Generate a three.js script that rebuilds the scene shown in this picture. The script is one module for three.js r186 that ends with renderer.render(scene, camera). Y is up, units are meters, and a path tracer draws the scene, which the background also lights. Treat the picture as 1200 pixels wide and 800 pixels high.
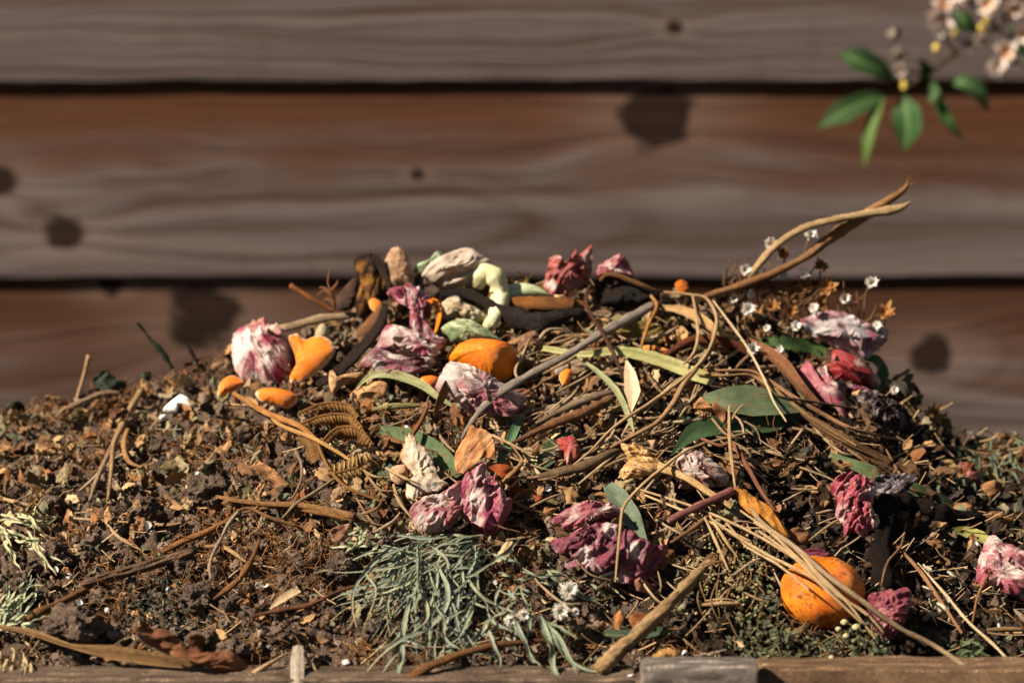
import * as THREE from 'three';
import { createNoise3D } from 'simplex-noise';
import { mergeGeometries } from 'three/addons/utils/BufferGeometryUtils.js';

// ---------------------------------------------------------------- camera, sky, sun, exposure
const scene = new THREE.Scene();
const PHOTO_W = 1200, PHOTO_H = 800;
const FPX = 600 / Math.tan(13 * Math.PI / 180);
const PITCH = 9 * Math.PI / 180;
const camera = new THREE.PerspectiveCamera(2 * Math.atan(400 / FPX) * 180 / Math.PI, 1024 / 682, 0.05, 400);
camera.position.set(0, 0.467, 1.68);
camera.lookAt(0, 0.467 - Math.sin(PITCH), 1.68 - Math.cos(PITCH));
camera.focus = 1.635;
camera.userData.fStop = 3.6;
camera.updateMatrixWorld(true);

const renderer = new THREE.WebGLRenderer({ antialias: true });
renderer.toneMapping = THREE.LinearToneMapping;
renderer.toneMappingExposure = 2.6;
renderer.shadowMap.enabled = true;

{ // clear evening-side sky: air only
  const w = 128, h = 64, d = new Float32Array(w * h * 4);
  for (let j = 0; j < h; j++) for (let i = 0; i < w; i++) {
    const e = Math.max(0, (j + 0.5) / h * 2 - 1), k = (j * w + i) * 4, q = Math.pow(1 - e, 2.5);
    d[k] = 0.045 + 0.06 * q; d[k + 1] = 0.062 + 0.06 * q; d[k + 2] = 0.085 + 0.05 * q; d[k + 3] = 1;
  }
  const sky = new THREE.DataTexture(d, w, h, THREE.RGBAFormat, THREE.FloatType);
  sky.mapping = THREE.EquirectangularReflectionMapping; sky.magFilter = THREE.LinearFilter; sky.needsUpdate = true;
  scene.background = sky; scene.environment = sky;
}
const sun = new THREE.DirectionalLight(new THREE.Color().setRGB(1.0, 0.87, 0.71), 5.0);
sun.position.set(-3.2, 2.8, 1.25); sun.target.position.set(0, 0.1, 0);
sun.castShadow = true; sun.shadow.radius = 3; sun.shadow.mapSize.set(4096, 4096);
Object.assign(sun.shadow.camera, { left: -1.3, right: 1.3, top: 1.3, bottom: -1.3, near: 0.5, far: 9 });
scene.add(sun, sun.target);

// ---------------------------------------------------------------- small tools
function mulberry(a) { return () => { a |= 0; a = a + 0x6D2B79F5 | 0; let t = Math.imul(a ^ a >>> 15, 1 | a); t = t + Math.imul(t ^ t >>> 7, 61 | t) ^ t; return ((t ^ t >>> 14) >>> 0) / 4294967296; }; }
const rnd = mulberry(20240611);
const N3 = createNoise3D(mulberry(77));
const V = (x = 0, y = 0, z = 0) => new THREE.Vector3(x, y, z);
const clamp = (x, a = 0, b = 1) => Math.min(b, Math.max(a, x));
const sstep = (a, b, x) => { const t = clamp((x - a) / (b - a)); return t * t * (3 - 2 * t); };
const lerp = (a, b, t) => a + (b - a) * t;
const mixc = (a, b, t) => [lerp(a[0], b[0], t), lerp(a[1], b[1], t), lerp(a[2], b[2], t)];
const fbm = (x, y, z, o = 4) => { let s = 0, a = 0.5; for (let i = 0; i < o; i++) { s += a * N3(x, y, z); x *= 2.03; y *= 2.03; z *= 2.03; a *= 0.5; } return s; };
const ridge = (x, y, z) => 1 - Math.abs(N3(x, y, z)) * 2;
const hex = h => { const c = new THREE.Color(h); return [c.r, c.g, c.b]; };
const rr = (a, b) => a + rnd() * (b - a);
const pick = a => a[Math.floor(rnd() * a.length)];
function table(tab, x) { if (x <= tab[0][0]) return tab[0][1]; for (let i = 1; i < tab.length; i++) if (x <= tab[i][0]) { const t = (x - tab[i - 1][0]) / (tab[i][0] - tab[i - 1][0]); return lerp(tab[i - 1][1], tab[i][1], t * t * (3 - 2 * t)); } return tab[tab.length - 1][1]; }

// the place is surveyed from the photograph: a bearing (pixel) meets the slope of the heap, or a plane at a known depth
const EYE = camera.position.clone(), FWD = V(0, -Math.sin(PITCH), -Math.cos(PITCH)), RIGHT = V(1, 0, 0), UPV = V().crossVectors(RIGHT, FWD);
const bearing = (px, py) => FWD.clone().addScaledVector(RIGHT, (px - 600) / FPX).addScaledVector(UPV, (400 - py) / FPX).normalize();
function atZ(px, py, z) { const d = bearing(px, py); return EYE.clone().addScaledVector(d, (z - EYE.z) / d.z); }
function toPixel(p) { const q = p.clone().sub(EYE), d = q.dot(FWD); return [600 + FPX * q.dot(RIGHT) / d, 400 - FPX * q.dot(UPV) / d, d]; }

// heap: front foot along the timber, crest behind it, falling to the fence
const FOOT_Z = 0.205, CREST_Z = -0.13, BACK_Z = -0.5;
const crestPx = [[-500, 640], [-150, 540], [0, 492], [100, 468], [200, 448], [260, 430], [330, 400], [400, 372], [460, 350], [560, 345], [700, 345], [820, 352], [900, 372], [960, 400], [1040, 450], [1090, 500], [1150, 522], [1200, 522], [1400, 560], [1700, 640]];
const crestTab = crestPx.map(([px, py]) => { const p = atZ(px, py, CREST_Z); return [p.x, p.y]; });
function heap(x, z) {
  const c = table(crestTab, x);
  if (z > FOOT_Z) return -0.004 - (z - FOOT_Z) * 0.6;
  if (z >= CREST_Z) { const t = (FOOT_Z - z) / (FOOT_Z - CREST_Z); return c * (0.93 * t + 0.25 * t * (1 - t) + 0.07 * t * t); }
  const t = clamp((CREST_Z - z) / (CREST_Z - BACK_Z)); return lerp(c, -0.06, Math.pow(t, 0.92));
}
function heapNormal(x, z) { const e = 0.01; return V(heap(x - e, z) - heap(x + e, z), 2 * e, heap(x, z - e) - heap(x, z + e)).normalize(); }
function at(px, py, lift = 0) {
  const d = bearing(px, py); let s = 1.3, hit = false; const p = V();
  for (; s < 2.0; s += 0.004) { p.copy(EYE).addScaledVector(d, s); if (p.z < CREST_Z - 0.01) break; if (p.y < heap(p.x, p.z)) { hit = true; break; } }
  if (!hit) { p.copy(atZ(px, py, CREST_Z)); } else { let a = s - 0.004, b = s; for (let i = 0; i < 12; i++) { const m = (a + b) / 2; p.copy(EYE).addScaledVector(d, m); if (p.y < heap(p.x, p.z)) b = m; else a = m; } }
  return p.addScaledVector(d, -lift / 1000);
}

// ---------------------------------------------------------------- naming
const used = new Map();
function numbered(n) { const k = used.get(n) || 0; used.set(n, k + 1); return k ? n + '_' + String(k).padStart(3, '0') : n; }
function tag(o, label, category, group, kind) { o.userData.label = label; if (category) o.userData.category = category; if (group) o.userData.group = group; if (kind) o.userData.kind = kind; return o; }
function mesh(name, geo, mat, parent = scene) {
  const m = new THREE.Mesh(geo, mat); m.name = parent === scene ? numbered(name) : name; m.castShadow = m.receiveShadow = true; parent.add(m); return m;
}
function base(name, p, label, category, group) { const g = new THREE.Group(); g.name = numbered(name); g.position.copy(p); scene.add(g); tag(g, label, category, group); return g; }
// puts a geometry made in world metres under a thing standing at its own base
function own(name, geo, mat, label, category, group) {
  geo.computeBoundingBox(); const b = geo.boundingBox, c = V((b.min.x + b.max.x) / 2, b.min.y, (b.min.z + b.max.z) / 2);
  geo.translate(-c.x, -c.y, -c.z); const m = mesh(name, geo, mat); m.position.copy(c); tag(m, label, category, group); return m;
}
function part(name, geo, mat, parent) { const p = parent.position; if (parent.isGroup || parent.isMesh) geo.translate(-p.x, -p.y, -p.z); return mesh(name, geo, mat, parent); }

// ---------------------------------------------------------------- fine relief textures
function reliefTexture(n, f, metres) {
  const d = new Uint8Array(n * n * 4);
  for (let j = 0; j < n; j++) for (let i = 0; i < n; i++) {
    const a = i / n * 2 * Math.PI, b = j / n * 2 * Math.PI, v = clamp(f(Math.cos(a), Math.sin(a), Math.cos(b), Math.sin(b), i / n, j / n) * 0.5 + 0.5) * 255, k = (j * n + i) * 4;
    d[k] = d[k + 1] = d[k + 2] = v; d[k + 3] = 255;
  }
  const t = new THREE.DataTexture(d, n, n); t.wrapS = t.wrapT = THREE.RepeatWrapping; t.magFilter = THREE.LinearFilter; t.repeat.set(1 / metres, 1 / metres); t.needsUpdate = true; return t;
}
const tile = (ca, sa, cb, sb, k, o) => N3(ca * k + o, sa * k + cb * k, sb * k - o) ;
const grainTex = reliefTexture(256, (ca, sa, cb, sb) => 0.6 * tile(ca, sa, cb, sb, 5, 1) + 0.5 * tile(ca, sa, cb, sb, 11, 2) + 0.4 * tile(ca, sa, cb, sb, 23, 3), 0.03);
const poreTex = reliefTexture(256, (ca, sa, cb, sb) => -Math.pow(clamp(tile(ca, sa, cb, sb, 12, 4)), 2) * 2 + 0.2 * tile(ca, sa, cb, sb, 4, 5), 0.03);
const fibreTex = reliefTexture(256, (ca, sa, cb, sb) => 0.7 * N3(ca * 12, sa * 12, cb * 0.6 + sb * 0.6) + 0.4 * N3(ca * 26, sa * 26, cb * 1.5 - sb), 0.02);

function detailMap(n, f, metres) { const t = reliefTexture(n, f, metres); return t; }
const fibreMap = detailMap(512, (ca, sa, cb, sb) => 0.66 + 0.55 * N3(ca * 14, sa * 14, cb * 0.7 + sb * 0.7) + 0.55 * N3(ca * 34, sa * 34, cb * 1.6 - sb) + 0.16 * N3(ca * 9, sa * 9 + cb * 12, sb * 12), 0.024);
const grainMap = detailMap(512, (ca, sa, cb, sb) => 0.5 + 0.4 * tile(ca, sa, cb, sb, 7, 1) + 0.5 * tile(ca, sa, cb, sb, 17, 2) + 0.5 * tile(ca, sa, cb, sb, 40, 3), 0.03);
const skinMap = detailMap(512, (ca, sa, cb, sb) => 0.6 + 0.4 * N3(ca * 16, sa * 16, cb * 0.9 + sb * 0.9) + 0.2 * tile(ca, sa, cb, sb, 14, 2) + 0.3 * tile(ca, sa, cb, sb, 42, 6), 0.03);
const rindMap = detailMap(512, (ca, sa, cb, sb) => 0.72 + 0.16 * tile(ca, sa, cb, sb, 4, 8) - 0.5 * Math.pow(clamp(tile(ca, sa, cb, sb, 22, 4)), 2), 0.03);
const std = (o) => new THREE.MeshPhysicalMaterial({ vertexColors: true, side: THREE.DoubleSide, specularIntensity: 0.3, ...o });
const M = {
  soil: new THREE.MeshPhysicalMaterial({ vertexColors: true, side: THREE.DoubleSide, specularIntensity: 0.12, roughness: 0.97, map: grainMap, bumpMap: grainTex, bumpScale: 0.003 }),
  skin: new THREE.MeshPhysicalMaterial({ vertexColors: true, side: THREE.DoubleSide, specularIntensity: 0.6, roughness: 0.46, map: skinMap, bumpMap: fibreTex, bumpScale: 0.0006, transmission: 0.3, thickness: 0 }),
  onion: std({ roughness: 0.55, map: skinMap, bumpMap: fibreTex, bumpScale: 0.0008 }),
  peel: std({ specularIntensity: 0.8, roughness: 0.38, map: rindMap, bumpMap: poreTex, bumpScale: 0.0012 }),
  pith: std({ roughness: 0.88, map: grainMap, bumpMap: grainTex, bumpScale: 0.0018 }),
  banana: new THREE.MeshPhysicalMaterial({ vertexColors: true, side: THREE.DoubleSide, specularIntensity: 0.35, roughness: 0.5, map: grainMap, bumpMap: grainTex, bumpScale: 0.0012 }),
  dry: std({ roughness: 0.75, map: fibreMap, bumpMap: fibreTex, bumpScale: 0.0008 }),
  leaf: new THREE.MeshPhysicalMaterial({ vertexColors: true, side: THREE.DoubleSide, specularIntensity: 0.4, roughness: 0.55, transmission: 0.12, thickness: 0, map: fibreMap, bumpMap: fibreTex, bumpScale: 0.0004 }),
  wood: std({ roughness: 0.85, map: fibreMap, bumpMap: fibreTex, bumpScale: 0.0014 }),
  petal: std({ roughness: 0.8 }),
};

// ---------------------------------------------------------------- shape builders (world metres)
function geoOf(pos, idx, col, uv) {
  const g = new THREE.BufferGeometry();
  g.setAttribute('position', new THREE.Float32BufferAttribute(pos, 3)); g.setIndex(idx);
  g.setAttribute('color', new THREE.Float32BufferAttribute(col, 3)); g.setAttribute('uv', new THREE.Float32BufferAttribute(uv, 2));
  g.computeVertexNormals(); return g;
}
const pxSize = p => p.clone().sub(EYE).dot(FWD) / FPX;   // metres that one pixel of the photograph spans there
const path3 = (pts, z) => pts.map(q => z !== undefined ? atZ(q[0], q[1], z - (q[2] || 0) / 1000 * -1) : at(q[0], q[1], q[2] ?? 4));

// round or flattened stalk along points; r in photograph pixels (number, [start, end] or list)
function tube(P, o = {}) {
  const sides = o.sides || 7, curve = new THREE.CatmullRomCurve3(P, false, 'centripetal'), L = curve.getLength();
  const n = o.n || Math.max(6, Math.min(70, Math.round(L / (o.step || 0.004)))), k = pxSize(P[0]), rl = Array.isArray(o.r) ? o.r : [o.r, o.r];
  const seed = o.seed ?? rnd() * 100, pos = [], col = [], uv = [], idx = [], flat = o.flat ?? 1, rough = o.rough ?? 0.08;
  let nrm = o.face ? o.face.clone() : EYE.clone().sub(P[0]).normalize();
  for (let i = 0; i <= n; i++) {
    const t = i / n, p = curve.getPoint(t), tan = curve.getTangent(t);
    nrm.addScaledVector(tan, -nrm.dot(tan)).normalize();
    if (o.twist) nrm.applyAxisAngle(tan, o.twist / n);
    const sd = V().crossVectors(tan, nrm).normalize(), f = t * (rl.length - 1), q = Math.min(rl.length - 2, Math.floor(f));
    let r = lerp(rl[q], rl[q + 1], f - q) * k;
    if (o.nodes) for (const nd of o.nodes) r *= 1 + 0.35 * Math.exp(-(((t - nd) / 0.012) ** 2));
    r *= 1 + rough * 1.6 * N3(t * L * 90, seed, 3);
    for (let j = 0; j < sides; j++) {
      const a = j / sides * 2 * Math.PI, ra = r * (1 + rough * N3(Math.cos(a) * 1.5, Math.sin(a) * 1.5, t * L * 60 + seed) + (o.groove || 0) * Math.cos(a * (o.grooves || 3)));
      const v = p.clone().addScaledVector(sd, Math.cos(a) * ra).addScaledVector(nrm, Math.sin(a) * ra * flat);
      pos.push(v.x, v.y, v.z); const c = o.col(t * L, a, t, seed); col.push(...c); uv.push(a * k * 6, t * L);
    }
  }
  for (let i = 0; i < n; i++) for (let j = 0; j < sides; j++) { const a = i * sides + j, b = i * sides + (j + 1) % sides; idx.push(a, b, a + sides, b, b + sides, a + sides); }
  for (const e of [0, n]) { const c = curve.getPoint(e / n), m = pos.length / 3; pos.push(c.x, c.y, c.z); const cc = o.endCol || o.col(e ? L : 0, 0, e ? 1 : 0, seed); col.push(...cc); uv.push(0, 0); for (let j = 0; j < sides; j++) { const a = e * sides + j, b = e * sides + (j + 1) % sides; e ? idx.push(a, b, m) : idx.push(b, a, m); } }
  return geoOf(pos, idx, col, uv);
}
// leaf or flat strap: half-widths in photograph pixels along its length, with a fold along the midrib, ripple and thickness
function blade(P, o = {}) {
  const curve = new THREE.CatmullRomCurve3(P, false, 'centripetal'), L = curve.getLength(), n = o.n || Math.max(8, Math.min(60, Math.round(L / 0.004))), m = o.m || 6;
  const k = pxSize(P[0]), seed = o.seed ?? rnd() * 100, w = o.w, th = (o.thick ?? 0.35) / 1000, pos = [], col = [], uv = [], idx = [];
  const hint = o.face ? o.face.clone() : EYE.clone().sub(P[0]).normalize().multiplyScalar(0.75).add(heapNormal(P[0].x, P[0].z)).normalize();
  for (let layer = 0; layer < 2; layer++) for (let i = 0; i <= n; i++) {
    const t = i / n, p = curve.getPoint(t), tan = curve.getTangent(t), nn = hint.clone();
    const roll = (o.roll || 0) + (o.twist || 0) * (t - 0.5) + (o.wobble || 0) * N3(t * 2.2, seed, 9);
    nn.addScaledVector(tan, -nn.dot(tan)).normalize().applyAxisAngle(tan, roll);
    const sd = V().crossVectors(tan, nn).normalize(), f = t * (w.length - 1), q = Math.min(w.length - 2, Math.floor(f)), hw = lerp(w[q], w[q + 1], f - q) * k * (1 + (o.ragged || 0) * N3(t * L * 120, seed, 1));
    for (let j = 0; j <= m; j++) {
      const v = j / m * 2 - 1, rip = (o.ripple || 0) * k * N3(t * L * 45, v * 0.8 + seed, 5) + (o.cup ?? 0.25) * hw * Math.abs(v) ** 1.5 - (o.rib || 0) * k * Math.exp(-((v / 0.12) ** 2));
      const x = p.clone().addScaledVector(sd, v * hw).addScaledVector(nn, rip - layer * th * (1.02 - 0.5 * Math.abs(v)));
      pos.push(x.x, x.y, x.z); col.push(...o.col(t * L, v, t, seed, layer)); uv.push(v * hw, t * L);
    }
  }
  const S = m + 1, B = (n + 1) * S;
  for (let i = 0; i < n; i++) for (let j = 0; j < m; j++) { const a = i * S + j; idx.push(a, a + 1, a + S, a + 1, a + S + 1, a + S); idx.push(B + a, B + a + S, B + a + 1, B + a + 1, B + a + S, B + a + S + 1); }
  const rim = (a, b) => { const s = pos.length / 3; for (const v of [a, b, B + a, B + b]) { pos.push(pos[v * 3], pos[v * 3 + 1], pos[v * 3 + 2]); col.push(col[v * 3], col[v * 3 + 1], col[v * 3 + 2]); uv.push(uv[v * 2], uv[v * 2 + 1]); } idx.push(s, s + 2, s + 1, s + 1, s + 2, s + 3); };
  for (let i = 0; i < n; i++) { rim(i * S, (i + 1) * S); rim((i + 1) * S + m, i * S + m); }
  for (let j = 0; j < m; j++) { rim(j + 1, j); rim(n * S + j, n * S + j + 1); }
  return geoOf(pos, idx, col, uv);
}
// crumpled piece with an outline: thin shells (peel, skin, dry leaf) or solid lumps
function crumple(outline, o = {}) {
  let cx = 0, cy = 0; for (const q of outline) { cx += q[0]; cy += q[1]; } cx /= outline.length; cy /= outline.length; if (o.c) [cx, cy] = o.c;
  const P0 = o.z !== undefined ? atZ(cx, cy, o.z) : at(cx, cy, o.lift ?? 8), k = pxSize(P0), seed = o.seed ?? rnd() * 100;
  const toEye = EYE.clone().sub(P0).normalize(), Nn = toEye.clone().multiplyScalar(1).addScaledVector(o.z !== undefined ? V(0, 0.2, 0) : heapNormal(P0.x, P0.z), o.lie ?? 0.6).normalize();
  const tilt = o.tilt || [0, 0]; Nn.applyAxisAngle(RIGHT, tilt[0]).applyAxisAngle(UPV, tilt[1]);
  const A = RIGHT.clone().addScaledVector(Nn, -RIGHT.dot(Nn)).normalize(), Bv = V().crossVectors(Nn, A);
  const loc = outline.map(([x, y]) => { const d = bearing(x, y), s = P0.clone().sub(EYE).dot(Nn) / d.dot(Nn), p = EYE.clone().addScaledVector(d, s).sub(P0); return [p.dot(A), p.dot(Bv)]; });
  const seg = loc.map((p, i) => { const q = loc[(i + 1) % loc.length]; return Math.hypot(q[0] - p[0], q[1] - p[1]); }), per = seg.reduce((a, b) => a + b, 0);
  const cell = (o.cell ?? 1.7) * k, m = Math.max(24, Math.round(per / cell)), rim = [];
  const sharp = o.sharp ?? 0.25;
  for (let i = 0; i < m; i++) {
    let s = i / m * per, j = 0; while (s > seg[j]) { s -= seg[j]; j = (j + 1) % loc.length; }
    const L = loc.length, p0 = loc[(j + L - 1) % L], p1 = loc[j], p2 = loc[(j + 1) % L], p3 = loc[(j + 2) % L], t = s / seg[j], f = [0, 1].map(c => {
      const lin = lerp(p1[c], p2[c], t), cr = 0.5 * (2 * p1[c] + (p2[c] - p0[c]) * t + (2 * p0[c] - 5 * p1[c] + 4 * p2[c] - p3[c]) * t * t + (3 * p1[c] - p0[c] - 3 * p2[c] + p3[c]) * t * t * t); return lerp(cr, lin, sharp); });
    const jag = 1 + (o.ragged ?? 0.02) * (N3(f[0] * 180, f[1] * 180, seed) + 0.6 * N3(f[0] * 600, f[1] * 600, seed)); rim.push([f[0] * jag, f[1] * jag]);
  }
  const rad = Math.max(...rim.map(q => Math.hypot(q[0], q[1]))), K = Math.max(6, Math.round(rad / cell)), pos = [], col = [], uv = [], idx = [];
  const dir = o.dir ?? 0, cd = Math.cos(dir), sn = Math.sin(dir), ff = o.freq ?? 70, amp = (o.fold ?? 3) / 1000, bulge = (o.bulge ?? 6) / 1000, back = o.back !== undefined ? o.back / 1000 : null, th = (o.thick ?? 0.5) / 1000, an = o.aniso ?? 0.35, curl = (o.curl ?? 0) / 1000;
  const height = (a, b, t, u) => {
    const s = a * cd + b * sn, c = -a * sn + b * cd, wx = N3(a * 30, b * 30, seed + 3) * 0.006;
    let h = ridge(s * ff * an + wx * 40, (c + wx) * ff, seed) * 0.55 + ridge(s * ff * 2.3 * an, (c - wx) * ff * 2.1, seed + 7) * 0.26 + 0.07 * ridge(s * ff * 3 * an, (c + wx) * ff * 4.3, seed + 2) + (o.fine ?? 0.03) * N3(a * ff * 5, b * ff * 5, seed);
    if (o.wave) h += o.wave / 1000 / amp * t * t * t * N3(Math.cos(u) * 2.6, Math.sin(u) * 2.6, seed + 5);
    h *= amp * (o.edgeFold ?? (back !== null ? 1 - 0.85 * t * t : 1));
    if (curl) h += curl * (0.35 + 0.65 * t * t) * N3(a * 26 + seed, b * 26, 2) * 1.6;
    return h + bulge * Math.pow(Math.max(0, 1 - t * t), o.dome ?? 0.6);
  };
  const put = (a, b, h) => { const p = P0.clone().addScaledVector(A, a).addScaledVector(Bv, b).addScaledVector(Nn, h); pos.push(p.x, p.y, p.z); };
  const layers = 2;
  for (let l = 0; l < layers; l++) for (let r = 0; r <= K; r++) {
    const t = r / K, cnt = r === 0 ? 1 : m;
    for (let i = 0; i < cnt; i++) {
      const a = rim[i][0] * t, b = rim[i][1] * t, u = Math.atan2(rim[i][1], rim[i][0]); let h = height(a, b, t, u);
      if (l) h = back !== null ? lerp(-back * Math.pow(Math.max(0, 1 - t * t), 0.5), h, t >= 1 ? 1 : 0) : h - th * (1.05 - 0.5 * t);
      put(a, b, h); col.push(...o.col(a, b, t, seed, l, u)); uv.push(-a * sn + b * cd, a * cd + b * sn);
    }
  }
  const one = 1 + K * m, id = (l, r, i) => l * one + (r === 0 ? 0 : 1 + (r - 1) * m + (i % m));
  for (let l = 0; l < 2; l++) for (let r = 0; r < K; r++) for (let i = 0; i < m; i++) {
    const a = id(l, r, i), b = id(l, r, i + 1), c = id(l, r + 1, i), d = id(l, r + 1, i + 1), T = (x, y, z) => l ? idx.push(x, z, y) : idx.push(x, y, z);
    if (r) T(a, c, b); T(b, c, d);
  }
  if (back === null) for (let i = 0; i < m; i++) { const s = pos.length / 3; for (const v of [id(0, K, i), id(0, K, i + 1), id(1, K, i), id(1, K, i + 1)]) { pos.push(pos[v * 3], pos[v * 3 + 1], pos[v * 3 + 2]); col.push(col[v * 3], col[v * 3 + 1], col[v * 3 + 2]); uv.push(uv[v * 2], uv[v * 2 + 1]); } idx.push(s, s + 2, s + 1, s + 1, s + 2, s + 3); }
  return geoOf(pos, idx, col, uv);
}
// earth clod or stone standing on the heap
function lump(P, r, o = {}) {
  const g = new THREE.IcosahedronGeometry(1, o.detail ?? 16), p = g.attributes.position, col = [], uv = [], seed = o.seed ?? rnd() * 100, v = V();
  const s = o.scale || [1, 0.8, 0.9];
  for (let i = 0; i < p.count; i++) {
    v.fromBufferAttribute(p, i); const n = v.clone();
    const f = 1 + (o.big ?? 0.28) * N3(n.x * 1.1 + seed, n.y * 1.1, n.z * 1.1) + (o.mid ?? 0.2) * fbm(n.x * 2.8, n.y * 2.8 + seed, n.z * 2.8, 3) + (o.fine ?? 0.12) * ridge(n.x * 6 + seed, n.y * 6, n.z * 6) * 0.5 + (o.grit ?? 0.05) * N3(n.x * 15, n.y * 15 + seed, n.z * 15);
    v.set(n.x * s[0], n.y * s[1], n.z * s[2]).multiplyScalar(r * f).add(P); p.setXYZ(i, v.x, v.y, v.z); col.push(...o.col(n.x * r, n.y * r, n.z * r, seed)); uv.push((n.x + n.z * 0.7) * r, (n.y + n.z * 0.7) * r);
  }
  const h = new THREE.BufferGeometry(); h.setAttribute('position', p); h.setAttribute('color', new THREE.Float32BufferAttribute(col, 3)); h.setAttribute('uv', new THREE.Float32BufferAttribute(uv, 2));
  const key = new Map(), idx = [], np = [], nc = [], nu = [];
  for (let i = 0; i < p.count; i++) { const q = [p.getX(i), p.getY(i), p.getZ(i)], s2 = q.map(x => Math.round(x * 1e6)).join(); if (!key.has(s2)) { key.set(s2, np.length / 3); np.push(...q); nc.push(col[i * 3], col[i * 3 + 1], col[i * 3 + 2]); nu.push(uv[i * 2], uv[i * 2 + 1]); } idx.push(key.get(s2)); }
  return geoOf(np, idx, nc, nu);
}

// ---------------------------------------------------------------- what things are made of (base colours, linear)
const C = {
  straw: hex('#dfbc8c'), strawPale: hex('#f0d8b0'), strawDark: hex('#9c7852'), greyStick: hex('#85766a'), twig: hex('#6d4a32'), darkTwig: hex('#3f2a20'), rust: hex('#9a5526'),
  magenta: hex('#84123a'), pink: hex('#d37d8a'), pale: hex('#ead8ce'), wine: hex('#571a2e'), mould: hex('#cfc8c6'), black: hex('#1d1715'),
  orange: hex('#f58d0c'), orangeDeep: hex('#e36c07'), pith: hex('#eed3b4'), tan: hex('#c79467'), brown: hex('#7d4c2b'), bananaDark: hex('#140d0a'), banana: hex('#a36a26'),
  green: hex('#4c5f38'), greyGreen: hex('#7d8a68'), mint: hex('#b9c79a'), darkGreen: hex('#2c3d25'), yellowGreen: hex('#b3a866'),
};
const stalk = (a, b, o = {}) => (s, ang, t, seed) => { const n = 0.5 + 0.5 * N3(s * 60, Math.cos(ang) + seed, Math.sin(ang)), f = 0.5 + 0.5 * N3(s * 25, Math.cos(ang) * 4 + seed, Math.sin(ang) * 4); let c = mixc(a, b, clamp(0.65 * n + 0.5 * f - 0.05)); if (o.spot && N3(s * 220, ang * 2, seed) > o.spot) c = mixc(c, C.black, 0.6); return c; };
const leafCol = (a, b, o = {}) => (s, v, t, seed, layer) => { let c = mixc(a, b, clamp(0.5 + 0.6 * fbm(s * 50, v * 1.2, seed))); const vein = Math.abs(Math.sin(v * (o.veins ?? 7) * 2.2 + seed)); c = mixc(c, o.vein || b, (o.veinMix ?? 0.25) * Math.pow(vein, 6)); if (o.ribCol && Math.abs(v) < 0.1) c = mixc(c, o.ribCol, 0.6); if (o.spot && N3(s * 160, v * 4, seed) > o.spot) c = mixc(c, o.spotCol || C.brown, 0.7); if (o.tip && t > 1 - o.tip) c = mixc(c, o.tipCol || C.brown, sstep(1 - o.tip, 1, t + 0.15 * N3(v * 3, s * 80, seed))); return c; };
// withered onion skin: magenta to pale, veins along its length, mould bloom, black specks
const onion = (o = {}) => (a, b, t, seed) => {
  const d = o.dir ?? 0, s = a * Math.cos(d) + b * Math.sin(d), c = -a * Math.sin(d) + b * Math.cos(d), wr = 0.004 * N3(s * 40, c * 40, seed);
  const n = clamp(0.45 + (o.tone ?? 0) + 0.6 * fbm(s * 30, c * 70 + wr * 40, seed, 4) + 0.25 * N3(s * 60, c * 420, seed)); let k = mixc(o.lo || C.magenta, o.hi || C.pink, n);
  const vein = Math.pow(Math.abs(Math.sin(c * 620 + 2.5 * N3(s * 30, c * 30, seed))), 6); k = mixc(k, o.lo || C.magenta, 0.45 * vein);
  const w = clamp(0.02 + (o.white ?? 0.3) * 1.25 + 1.25 * fbm(a * 36 + 9, b * 36, seed + 4, 5) + 0.16 * N3(a * 420, b * 420, seed)); k = mixc(k, o.bloom || C.pale, 0.92 * w * w * (3 - 2 * w));
  const m = sstep(0.25, 0.7, fbm(a * 95, b * 95 + 5, seed + 6, 4)); k = mixc(k, o.lo || C.wine, 0.35 * m);
  const p = N3(a * 620, b * 620, seed + 1) + 0.7 * N3(a * 60, b * 60, seed + 8); if (p > (o.speck ?? 0.95)) k = mixc(k, C.black, 0.75); return k;
};
const orangePeel = (o = {}) => (a, b, t, seed) => { let k = mixc(C.orange, o.deep || C.orangeDeep, clamp(0.45 + 0.9 * fbm(a * 35, b * 35, seed, 3))); const p = N3(a * 900, b * 900, seed); k = mixc(k, hex('#f7a63c'), p > 0.62 ? 0.35 : 0); if (o.dirt) { const q = N3(a * 420, b * 420, seed + 2) + 0.8 * fbm(a * 40, b * 40, seed + 5); if (q > o.dirt) k = mixc(k, C.black, 0.8); } if (o.rim && t > 1 - o.rim * (1 + 0.5 * N3(a * 200, b * 200, seed))) k = mixc(k, C.pith, 0.8); return k; };
const mottled = (cols, o = {}) => (a, b, t, seed) => { const f = o.f ?? 60, n = clamp(0.5 + 0.85 * fbm(a * f, b * f, seed, 4)) * (cols.length - 1), i = Math.min(cols.length - 2, Math.floor(n)); let k = mixc(cols[i], cols[i + 1], n - i); const p = N3(a * 500, b * 500, seed + 2); if (o.speck && p > o.speck) k = mixc(k, o.speckCol || C.black, 0.7); if (o.rim && t > 1 - o.rim[0]) k = mixc(k, o.rim[1], 0.8 * sstep(1 - o.rim[0], 1 - o.rim[0] * 0.4, t + 0.06 * N3(a * 300, b * 300, seed))); return k; };
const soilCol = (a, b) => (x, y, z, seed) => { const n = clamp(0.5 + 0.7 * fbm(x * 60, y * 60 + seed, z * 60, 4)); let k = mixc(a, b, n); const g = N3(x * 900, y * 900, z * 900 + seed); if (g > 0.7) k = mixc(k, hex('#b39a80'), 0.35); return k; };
const soilDry = soilCol(hex('#4e3f35'), hex('#8f7a6a')), soilDark = soilCol(hex('#211a15'), hex('#43372d'));

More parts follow.
